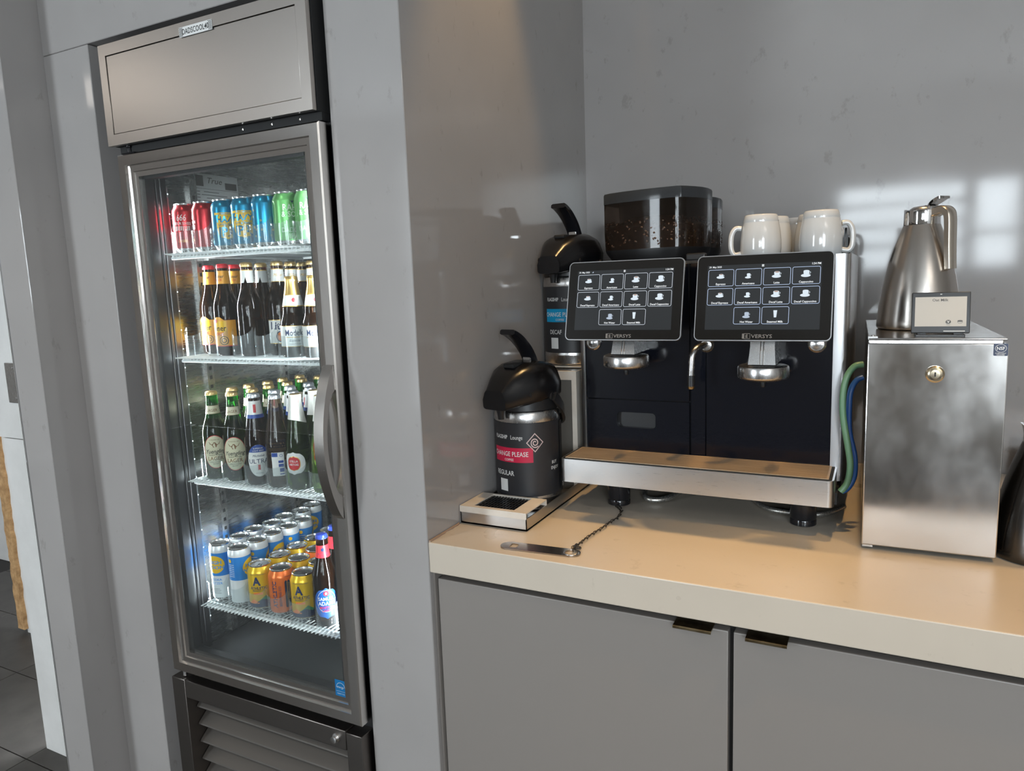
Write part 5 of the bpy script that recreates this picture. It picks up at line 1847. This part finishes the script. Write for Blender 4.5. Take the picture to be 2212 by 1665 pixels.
# steam wand
bm = B()
tube(bm, smooth_path([(0.492, MY0 + 0.004, 1.297), (0.489, 0.395, 1.298), (0.481, 0.372, 1.294), (0.4745, 0.362, 1.280), (0.4725, 0.360, 1.255), (0.4715, 0.360, 1.236)], 5), 0.0072, 14)
wd = cpart('steam_wand', bm, M_SATIN, label='curved steel steam wand')
bm = B()
lathe(bm, [(0.0088, 0.0), (0.0088, 0.024)], 18, (0.4715, 0.360, 1.212))
cpart('wand_grip', bm, M_BLACK, wd)
bm = B()
lathe(bm, [(0.0030, -0.008), (0.0070, -0.006), (0.0088, 0.0)], 18, (0.4715, 0.360, 1.212))
cpart('wand_tip', bm, M_BRASS, wd)
bm = B()
lathe(bm, [(0.0165, 0), (0.0165, 0.004), (0.0120, 0.010), (0.0085, 0.011)], 24)
bmesh.ops.rotate(bm, verts=bm.verts, matrix=Matrix.Rotation(PI / 2, 3, 'X'))
bmesh.ops.translate(bm, verts=bm.verts, vec=(0.492, MY0 + 0.004, 1.297))
cpart('wand_flange', bm, M_SATIN, wd)

# bean hoppers
PLAN1 = [(0.204, 0.668), (0.198, 0.600), (0.202, 0.572), (0.222, 0.556), (0.260, 0.541), (0.310, 0.529), (0.360, 0.522), (0.398, 0.520), (0.410, 0.524), (0.420, 0.538), (0.434, 0.562), (0.446, 0.592), (0.452, 0.625), (0.452, 0.668)]
PLAN2 = [(0.206, 0.825), (0.203, 0.690), (0.420, 0.690), (0.4450, 0.694), (0.4520, 0.712), (0.4560, 0.760), (0.4520, 0.800), (0.440, 0.825)]


def plan_scale(pl, s, c):
    return [(c[0] + (x - c[0]) * s, c[1] + (y - c[1]) * s) for x, y in pl]


def loft(bm, loops, cap=True):
    rows = [[bm.verts.new((x, y, z_)) for x, y in lp_] for lp_, z_ in loops]
    n = len(rows[0])
    for a, b in zip(rows, rows[1:]):
        for i in range(n):
            bm.faces.new((a[i], a[(i + 1) % n], b[(i + 1) % n], b[i]))
    if cap:
        bm.faces.new(list(reversed(rows[0])))
        bm.faces.new(rows[-1])


random.seed(21)
for hi, (PL, ztop) in enumerate(((PLAN1, 1.6625), (PLAN2, 1.6480))):
    cc = (sum(p[0] for p in PL) / len(PL), sum(p[1] for p in PL) / len(PL))
    bm = B()
    loft(bm, [(plan_scale(PL, 0.80, cc), 1.4865), (plan_scale(PL, 0.86, cc), 1.496), (plan_scale(PL, 0.965, cc), 1.514), (plan_scale(PL, 0.985, cc), 1.5215)])
    hb = cpart('bean_hopper', bm, M_BLACK, smooth=40, label='bean hopper with smoked window and black base')
    bm = B()
    loft(bm, [(plan_scale(PL, 0.985, cc), 1.5215), (plan_scale(PL, 1.0, cc), 1.560), (plan_scale(PL, 1.0, cc), ztop - 0.026)], cap=False)
    cpart('hopper_window', bm, M_SMOKE, hb, 40)
    bm = B()
    loft(bm, [(plan_scale(PL, 1.006, cc), ztop - 0.026), (plan_scale(PL, 1.006, cc), ztop - 0.004), (plan_scale(PL, 0.99, cc), ztop)])
    cpart('hopper_lid', bm, M_SMOKE2, hb, 30, 'dark grey smoked lid')
    # bean fill: a sloping heap with beans on its surface
    bm = B()
    loft(bm, [(plan_scale(PL, 0.955, cc), 1.522), (plan_scale(PL, 0.965, cc), 1.575 + 0.008 * hi), (plan_scale(PL, 0.45, cc), 1.600)])
    heap = cpart('bean_heap', bm, M_BEAN, hb, 40)
    bm = B()
    for k in range(230):
        i = random.randrange(len(PL))
        t_ = random.random()
        p0, p1 = PL[i], PL[(i + 1) % len(PL)]
        s_ = random.uniform(0.93, 0.965)
        x_, y_ = p0[0] + (p1[0] - p0[0]) * t_, p0[1] + (p1[1] - p0[1]) * t_
        x_, y_ = cc[0] + (x_ - cc[0]) * s_, cc[1] + (y_ - cc[1]) * s_
        m_ = Matrix.Translation((x_, y_, random.uniform(1.530, 1.592))) @ Matrix.Rotation(random.uniform(0, 6.28), 4, (random.random(), random.random(), random.random() + 0.01)) @ Matrix.Diagonal((0.0052, 0.0037, 0.0028, 1))
        bmesh.ops.create_icosphere(bm, subdivisions=1, radius=1.0, matrix=m_)
    cpart('coffee_beans', bm, M_BEAN, hb, 60)['kind'] = 'stuff'
bm = B()
box(bm, 0.425, 0.470, 0.505, 0.530, MZ1, 1.504, 0.004)
cpart('hopper_catch', bm, M_BLACK)

# cup rail plates on top of the machine
bm = B()
prism(bm, [(0.462, MZ1), (0.560, MZ1), (0.560, 1.523)], 'y', 0.700, 0.704)
cpart('cup_rail', bm, mat('dark_blue_black_plate', (0.012, 0.014, 0.022), 0.3), smooth=0)
for x, ya, yb, zt_ in ((0.7745, 0.560, 0.580, 1.547),):
    bm = B()
    prism(bm, [(0.7500, MZ1), (0.7560, MZ1), (0.7640, 1.546), (0.7605, 1.546)], 'y', 0.600, 0.606)
    prism(bm, [(0.7640, 1.546), (0.7605, 1.546), (0.7630, 1.500), (0.7660, 1.500)], 'y', 0.600, 0.606)
    cpart('cup_rail', bm, M_BLACK, smooth=0)
    for k in range(2):
        bm = B()
        box(bm, 0.7655 + 0.0045 * k, 0.7675 + 0.0045 * k, 0.60, 0.82, MZ1, 1.530 - 0.004 * k)
        cpart('cup_rail', bm, M_BLACK, smooth=0)


# ================================================================== MUGS
def mug_meshes():
    bm = B()
    # upside down: rim at the bottom, foot at the top
    prof = [(0.0405, 0.0), (0.0430, 0.0), (0.0440, 0.003), (0.0458, 0.022), (0.0455, 0.040), (0.0436, 0.060), (0.0402, 0.079), (0.0396, 0.0815), (0.0394, 0.0835), (0.0397, 0.0848), (0.0368, 0.0960), (0.0355, 0.0988), (0.033, 0.0995),
            (0.031, 0.0980), (0.010, 0.0980)]
    lathe(bm, prof, 44, cap0=False)
    lathe(bm, [(0.0405, 0.0), (0.0420, 0.03), (0.040, 0.06), (0.034, 0.085), (0.010, 0.088)], 40, cap0=False)
    body = finish(bm, 'mug_body', M_CERAM, 50)
    bm = B()
    pts = smooth_path([(0.0435, 0, 0.070), (0.056, 0, 0.070), (0.064, 0, 0.058), (0.0665, 0, 0.040), (0.065, 0, 0.020), (0.058, 0, 0.010), (0.0435, 0, 0.012)], 4)
    tube(bm, pts, 0.0062, 12)
    return body, finish(bm, 'handle', M_CERAM, 60)


mb, mh = mug_meshes()
for x, y, a, lab in ((0.583, 0.575, 195, 'white mug upside down above the right screen, handle to the left'), (0.712, 0.575, 12, 'white mug upside down nearest the silver corner, handle to the right'),
                     (0.596, 0.672, 120, 'white mug directly behind the left-handled mug'), (0.642, 0.775, 90, 'white mug deepest in the group, between the front two'), (0.692, 0.672, 30, 'white mug behind the right-handled mug')):
    t = thing('mug', lab, 'mug', (x, y, MZ1), math.radians(a), 'white mugs on the coffee machine')
    link('mug_body', mb, t)
    link('handle', mh, t)

# ================================================================== MILK COOLER
ck = thing('milk_cooler', 'small stainless steel milk cooler with a keyed front door', 'cooler', (0.9215, 0.56, ZC + 0.0006), math.radians(1.6))


def kpart(name, bm, m, parent=None, smooth=35, label=None):
    return part(name, bm, m, parent or ck, smooth, label=label)


KW, KH = 0.1105, 0.4095      # half width, height ; local origin at the base centre, front at -Y
KF = -0.272
bm = B()
box(bm, -KW + 0.001, KW - 0.004, KF + 0.028, 0.26, 0.010, KH - 0.004, 0.002)
kpart('cooler_body', bm, M_COOL)
bm = B()
box(bm, -KW, KW - 0.002, KF + 0.003, 0.262, KH - 0.004, KH, 0.0015)
kpart('cooler_top', bm, M_COOL, label='polished steel top plate')
bm = B()
box(bm, -KW, KW, KF, KF + 0.026, 0.008, KH - 0.0095, 0.0022, 2)
kd = kpart('door', bm, M_COOL, label='scratched steel door')
bm = B()
box(bm, -KW + 0.003, KW - 0.006, KF + 0.026, KF + 0.030, 0.02, KH - 0.014)
kpart('door_gasket', bm, M_BLACKM, smooth=0)
bm = B()
lathe(bm, [(0.0155, 0), (0.0155, 0.0025), (0.0130, 0.0045), (0.0115, 0.0035), (0.0085, 0.0045), (0.0080, 0.0055), (0.003, 0.0058)], 30)
bmesh.ops.rotate(bm, verts=bm.verts, matrix=Matrix.Rotation(PI / 2, 3, 'X'))
bmesh.ops.translate(bm, verts=bm.verts, vec=(0.000, KF, 0.3445))
lk = kpart('lock', bm, mat('worn_brass_lock', (0.62, 0.54, 0.40), 0.22, 1.0), kd, label='round key lock')
bm = B()
box(bm, -0.0011, 0.0011, KF - 0.0064, KF - 0.0056, 0.3405, 0.3485)
kpart('keyhole', bm, M_BLACKM, kd, 0)
um = plane_map((0.0985 - 0.0005, KF - 0.0003, 0.3895), (1, 0, 0), (0, 0, 1))
bd = printpart('badge', [poly2d(rrect(0.0215, 0.0215, 0.002, 3))], um, mat('badge_navy', (0.012, 0.025, 0.075), 0.35), kd, 'small dark blue certification badge')
um = plane_map((0.0980, KF - 0.0006, 0.3895), (1, 0, 0), (0, 0, 1))
printpart('badge_lettering', [oval2d(0, 0.0025, 0.0086, 0.0070, 0.0006), text2d('NSF', 0.0080, 0, 0.0025, 0.9, 0.02), text2d('COMPONENT', 0.0026, 0, -0.0062, 1.0, 0.01), text2d('ND23988', 0.0030, 0, -0.0090, 1.0, 0.01)], um, P_WHITE, kd)
bm = B()
box(bm, -KW, -KW + 0.016, KF + 0.002, KF + 0.022, KH, KH + 0.003)
lathe(bm, [(0.0035, 0), (0.0030, 0.002)], 12, (-KW + 0.008, KF + 0.012, KH + 0.003))
kpart('hinge_plate', bm, M_SATIN)
bm = B()
box(bm, -KW + 0.002, -KW + 0.020, KF + 0.002, KF + 0.016, 0.004, 0.008)
kpart('hinge_plate', bm, M_SATIN, smooth=0)
for sx in (-1, 1):
    for yy in (KF + 0.05, 0.235):
        bm = B()
        lathe(bm, [(0.010, 0), (0.012, 0.010)], 16, (sx * 0.09, yy, 0.0))
        kpart('foot', bm, M_BLACK)

# oat milk sign on the cooler
sg = thing('menu_tag', 'small black electronic sign reading Oat Milk on the steel cooler', 'sign', (0.9365, 0.334, ZC + KH), math.radians(1.6))
ta = math.radians(9)
bm = B()
box(bm, -0.0468, 0.0468, -0.005, 0.005, 0.0, 0.0755, 0.0012)
rotm = Matrix.Rotation(-ta, 3, 'X')
for v in bm.verts:
    v.co = rotm @ v.co + Vector((0, 0, 0.006))
part('case', bm, M_BLACK, sg)
bm = B()
box(bm, -0.040, 0.040, -0.004, 0.050, 0.0, 0.004, 0.001)
box(bm, -0.036, -0.022, 0.000, 0.030, 0.004, 0.010)
box(bm, 0.022, 0.036, 0.000, 0.030, 0.004, 0.010)
part('stand', bm, M_BLACK, sg, 0)
sV = rotm @ Vector((0, 0, 1))
um = lambda e: plane_map(Vector((0, 0, 0.006)) + rotm @ Vector((0, -0.0052 - e, 0)), (1, 0, 0), sV)
printpart('panel', [rect2d(-0.0003, 0.0395, 0.0825, 0.0545)], um(0.0), mat('epaper', (0.52, 0.50, 0.46), 0.6), sg, 'pale grey e-paper panel')
printpart('lettering', [text2d('Oat Milk', 0.0068, -0.001, 0.0610, 1.05, 0.012), ell2d(0.0125, 0.0205, 0.0044, 0.0036), oval2d(0.0310, 0.0205, 0.0042, 0.0032, 0.0004), strip2d(0.0272, 0.0348, 0.0205, 0.0232, 4, 1),
                        text2d('VEGAN', 0.0018, 0.0125, 0.0150)], um(0.0003), P_GREY, sg)
printpart('icon_letter', [text2d('V', 0.0058, 0.0125, 0.0205, 1.0, 0.02), rect2d(0.002, 0.0022, 0.0, 0.0)], um(0.0006), P_WHITE, sg)
printpart('case_print', [rect2d(0.022, 0.0035, 0.034, 0.0016), rect2d(0, 0.0715, 0.003, 0.0014)], um(0.0004), P_PAPER, sg)


# ================================================================== THERMAL JUGS
M_JUGD = steel('dark_jug_steel', (0.10, 0.095, 0.09), 0.22, (20, 20, 0.3), 0.03)


def jug(label, loc, rot, bodymat=M_JUG):
    t = thing('thermal_jug', label, 'jug', loc, rot, 'thermal jugs')
    bm = B()
    lathe(bm, [(0.074, 0.0), (0.0775, 0.002), (0.0785, 0.006), (0.0778, 0.020), (0.0755, 0.045), (0.0715, 0.075), (0.0655, 0.108), (0.0580, 0.140), (0.0495, 0.170), (0.0410, 0.195), (0.0345, 0.213)], 56)
    part('body', bm, bodymat, t, 50, label='brushed metal tapered body')
    bm = B()
    n = 36
    rows = []
    for r, z_, sp_ in ((0.0335, 0.213, 0.0), (0.0340, 0.2145, 0.0), (0.0335, 0.228, 0.05), (0.0335, 0.236, 0.35), (0.0330, 0.242, 1.0), (0.0290, 0.240, 0.9), (0.020, 0.232, 0.0)):
        row = []
        for i in range(n):
            a = 2 * PI * i / n
            k = max(0.0, math.cos(a - PI)) ** 10 * sp_
            row.append(bm.verts.new(((r + 0.006 * k) * math.cos(a), (r + 0.006 * k) * math.sin(a), z_ + 0.006 * k)))
        rows.append(row)
    for a, b in zip(rows, rows[1:]):
        for i in range(n):
            bm.faces.new((a[i], a[(i + 1) % n], b[(i + 1) % n], b[i]))
    bm.faces.new(rows[-1])
    part('collar', bm, M_CHROME, t, 50, label='chrome pouring collar')
    bm = B()
    lathe(bm, [(0.0275, 0.240), (0.0265, 0.246), (0.020, 0.250), (0.006, 0.252)], 32, (0.004, 0, 0), cap0=False)
    part('lid', bm, M_SATIN, t, 50)
    bm = B()
    box(bm, 0.010, 0.030, -0.012, 0.012, 0.226, 0.250, 0.003)
    tube(bm, [(0.020, -0.016, 0.246), (0.020, 0.016, 0.246)], 0.0055, 12)
    pts = smooth_path([(0.018, 0, 0.250), (0.032, 0, 0.258), (0.046, 0, 0.264), (0.054, 0, 0.2635)], 4)
    rws = []
    for i, p in enumerate(pts):
        q = i / (len(pts) - 1)
        hw = 0.008 + 0.006 * math.sin(PI * min(1, q * 1.05))
        rws.append([bm.verts.new(p + Vector((0, s1 * hw, s2 * (0.0035 - 0.0012 * q)))) for s1, s2 in ((-1, -1), (1, -1), (1, 1), (-1, 1))])
    for a, b in zip(rws, rws[1:]):
        for i in range(4):
            bm.faces.new((a[i], a[(i + 1) % 4], b[(i + 1) % 4], b[i]))
    bm.faces.new(rws[0])
    bm.faces.new(list(reversed(rws[-1])))
    part('thumb_lever', bm, M_CHROME, t, 40, label='chrome thumb lever')
    bm = B()
    for sgn in (1,):
        path = smooth_path([(0.028, 0, 0.235), (0.046, 0, 0.240), (0.058, 0, 0.236), (0.0635, 0, 0.222), (0.0660, 0, 0.170), (0.0690, 0, 0.122)], 5)
        rws = []
        for i, p in enumerate(path):
            q = i / (len(path) - 1)
            d = (path[min(i + 1, len(path) - 1)] - path[max(i - 1, 0)]).normalized()
            nn = Vector((d.z, 0, -d.x))
            hw = 0.0130 - 0.002 * q
            th = 0.0085 - 0.0015 * q
            rws.append([bm.verts.new(p + Vector((0, a_ * hw, 0)) + nn * b_ * th) for a_, b_ in ((-1, -0.7), (-0.75, -1), (0.75, -1), (1, -0.7), (1, 0.7), (0.75, 1), (-0.75, 1), (-1, 0.7))])
        for a, b in zip(rws, rws[1:]):
            for i in range(8):
                bm.faces.new((a[i], a[(i + 1) % 8], b[(i + 1) % 8], b[i]))
        bm.faces.new(rws[0])
        bm.faces.new(list(reversed(rws[-1])))
    part('handle', bm, mat('pale_metal_handle', (0.78, 0.71, 0.62), 0.25, 1.0), t, 50, label='pale metal handle')
    return t


jug('tapered steel thermal jug standing on the milk cooler', (0.908, 0.535, ZC + KH + 0.0009), math.radians(-42))
jug('dark tapered thermal jug on the worktop at the right edge', (1.1130, 0.365, ZC + 0.0003), math.radians(-10), M_JUGD)

# stack of white lids behind the right jug
bm = B()
lathe(bm, [(0.040, 0), (0.042, 0.002), (0.042, 0.008), (0.039, 0.010), (0.036, 0.016), (0.034, 0.017), (0.010, 0.0165)], 32)
lid_me = finish(bm, 'cup_lid', mat('white_plastic_lid', (0.62, 0.61, 0.58), 0.4), 40)
for k in range(5):
    o = link('cup_lid', lid_me, None, (1.195, 0.895, ZC + 0.0003 + 0.0158 * k))
    tag(o, 'white plastic cup lid behind the right jug, %s' % ('topmost of its stack' if k == 4 else 'bottom of its stack' if k == 0 else '%s from the bottom' % ORD[k]), 'lid', 'stack of white lids')

# ================================================================== HOSES
bm = B()
tube(bm, smooth_path([(0.8095, 0.400, 1.262), (0.794, 0.395, 1.258), (0.780, 0.388, 1.235), (0.7745, 0.385, 1.195), (0.777, 0.383, 1.150), (0.787, 0.380, 1.095), (0.7925, 0.378, 1.055), (0.788, 0.376, 1.020), (0.7755, 0.372, 1.000)], 6), 0.0066, 12)
tag(part('milk_hose', bm, M_HOSE_G, None, 60), 'pale green hose looping between the coffee machine and milk cooler', 'hose')
bm = B()
tube(bm, smooth_path([(0.8095, 0.425, 1.232), (0.798, 0.420, 1.226), (0.788, 0.412, 1.205), (0.7860, 0.408, 1.165), (0.788, 0.406, 1.120), (0.799, 0.404, 1.070), (0.800, 0.402, 1.030), (0.790, 0.398, 1.004), (0.777, 0.394, 0.994)], 6), 0.0058, 12)
tag(part('milk_hose', bm, M_HOSE_B, None, 60), 'bright blue hose curving behind the green hose', 'hose')
bm = B()
tube(bm, smooth_path([(0.325, 0.500, 0.935), (0.345, 0.432, 0.926), (0.372, 0.425, 0.923), (0.400, 0.455, 0.925), (0.420, 0.540, 0.930)], 6), 0.0075, 10)
tag(part('supply_hose', bm, M_BRAID, None, 60), 'short braided steel hose under the left of the coffee machine', 'hose')
bm = B()
tube(bm, smooth_path([(0.560, 0.560, 0.930), (0.610, 0.465, 0.923), (0.660, 0.440, 0.922), (0.735, 0.450, 0.922), (0.778, 0.520, 0.925)], 6), 0.0060, 10)
tag(part('supply_hose', bm, M_BRAID, None, 60), 'braided steel hose curving under the right front foot of the machine', 'hose')

# ================================================================== BOTTLE OPENER AND CHAIN
op = thing('bottle_opener', 'flat steel bar-blade bottle opener lying on the worktop edge', 'bottle opener', (0.2395, 0.0470, ZC), math.radians(3.5))
op.rotation_euler = (0, 0, math.radians(3.5))
bm = B()
L2, RH = 0.0855, 0.0195
outer = []
for i in range(17):
    a = -PI / 2 + PI * i / 16
    outer.append((L2 - 0.0185 + 0.0185 * math.cos(a), 0.0185 * math.sin(a)))
for i in range(17):
    a = PI / 2 + PI * i / 16
    outer.append((-L2 + RH + RH * math.cos(a), RH * math.sin(a)))
hole1 = [(L2 - 0.0185 + 0.0130 * math.cos(2 * PI * i / 24), 0.0130 * math.sin(2 * PI * i / 24)) for i in range(24)]
hole2 = [(-0.0620, -0.0110), (-0.0500, -0.0085), (-0.0475, 0.0), (-0.0500, 0.0090), (-0.0620, 0.0115), (-0.0650, 0.0090), (-0.0640, -0.0085)]


def plate(bm, outer, holes, z0, z1):
    edges = []
    top = []
    for lp_ in [outer] + holes:
        vs = [bm.verts.new((x, y, z1)) for x, y in lp_]
        top.append(vs)
        for i in range(len(vs)):
            edges.append(bm.edges.new((vs[i], vs[(i + 1) % len(vs)])))
    r = bmesh.ops.triangle_fill(bm, use_beauty=True, use_dissolve=False, edges=edges)
    faces = [f for f in r['geom'] if isinstance(f, bmesh.types.BMFace)]
    ex = bmesh.ops.extrude_face_region(bm, geom=faces)
    for v in [g for g in ex['geom'] if isinstance(g, bmesh.types.BMVert)]:
        v.co.z = z0


plate(bm, outer, [hole1, hole2], 0.0005, 0.0028)
part('blade', bm, steel('opener_steel', (0.42, 0.37, 0.33), 0.22, (0.5, 20, 20), 0.03), op, 30)
bm = B()
tube(bm, [(L2 - 0.0185 + 0.0148 * math.cos(2 * PI * i / 28), 0.0148 * math.sin(2 * PI * i / 28), 0.0028) for i in range(28)], 0.0016, 8, closed=True)
part('ring_rim', bm, M_SATIN, op, 60)

chn = thing('chain', 'thin dark twisted-link chain from the machine foot to the bottle opener', 'chain', (0.31, 0.22, ZC))
cpts = smooth_path([(0.2960, 0.3620, 0.0040), (0.3120, 0.3420, 0.0040), (0.3200, 0.3200, 0.0040), (0.3250, 0.2800, 0.0040), (0.3200, 0.2500, 0.0040), (0.3160, 0.2050, 0.0040), (0.3120, 0.1750, 0.0045),
                    (0.3075, 0.1450, 0.0040), (0.3060, 0.1200, 0.0040), (0.3060, 0.0900, 0.0045), (0.3080, 0.0680, 0.0070), (0.3090, 0.0560, 0.0075)], 8)
# even spacing along the path
ln = [0.0]
for a, b in zip(cpts, cpts[1:]):
    ln.append(ln[-1] + (b - a).length)
PITCH_L = 0.0142
lk_me = None
k = 0
while k * PITCH_L < ln[-1]:
    d = k * PITCH_L
    i = max(j for j in range(len(ln)) if ln[j] <= d)
    i = min(i, len(cpts) - 2)
    p = cpts[i].lerp(cpts[i + 1], (d - ln[i]) / max(1e-6, ln[i + 1] - ln[i]))
    tdir = (cpts[i + 1] - cpts[i]).normalized()
    if lk_me is None:
        bm = B()
        q = []
        for j in range(16):
            a = 2 * PI * j / 16
            q.append((0.0080 * math.cos(a), 0.0038 * math.sin(a), 0.0016 * math.sin(2 * a)))
        tube(bm, q, 0.0010, 6, closed=True)
        lk_me = finish(bm, 'link', M_CHAIN, 60)
    o = link('link', lk_me, chn, p + Vector((0, 0, 0)) - Vector((0.31, 0.22, 0)))
    o.rotation_euler = (math.radians(25 if k % 2 else 65), 0, math.atan2(tdir.y, tdir.x))
    k += 1
bm = B()
for j, (dx, dy, dz) in enumerate(((0.004, 0.004, 0.006), (-0.005, 0.002, 0.007), (0.000, -0.004, 0.009), (0.006, -0.002, 0.008), (-0.002, 0.006, 0.010))):
    q = []
    for i in range(14):
        a = 2 * PI * i / 14
        v = Vector((0.0062 * math.cos(a), 0.0032 * math.sin(a), 0.001 * math.sin(2 * a)))
        v = Matrix.Rotation(j * 1.2, 3, 'Z') @ Matrix.Rotation(0.5 + j, 3, 'X') @ v
        q.append(v + Vector((-0.001 + dx, -0.152 + dy, dz)))
    tube(bm, q, 0.0009, 6, closed=True)
part('knot', bm, M_CHAIN, chn, 60, label='knotted chain end through the opener ring')['kind'] = 'stuff'
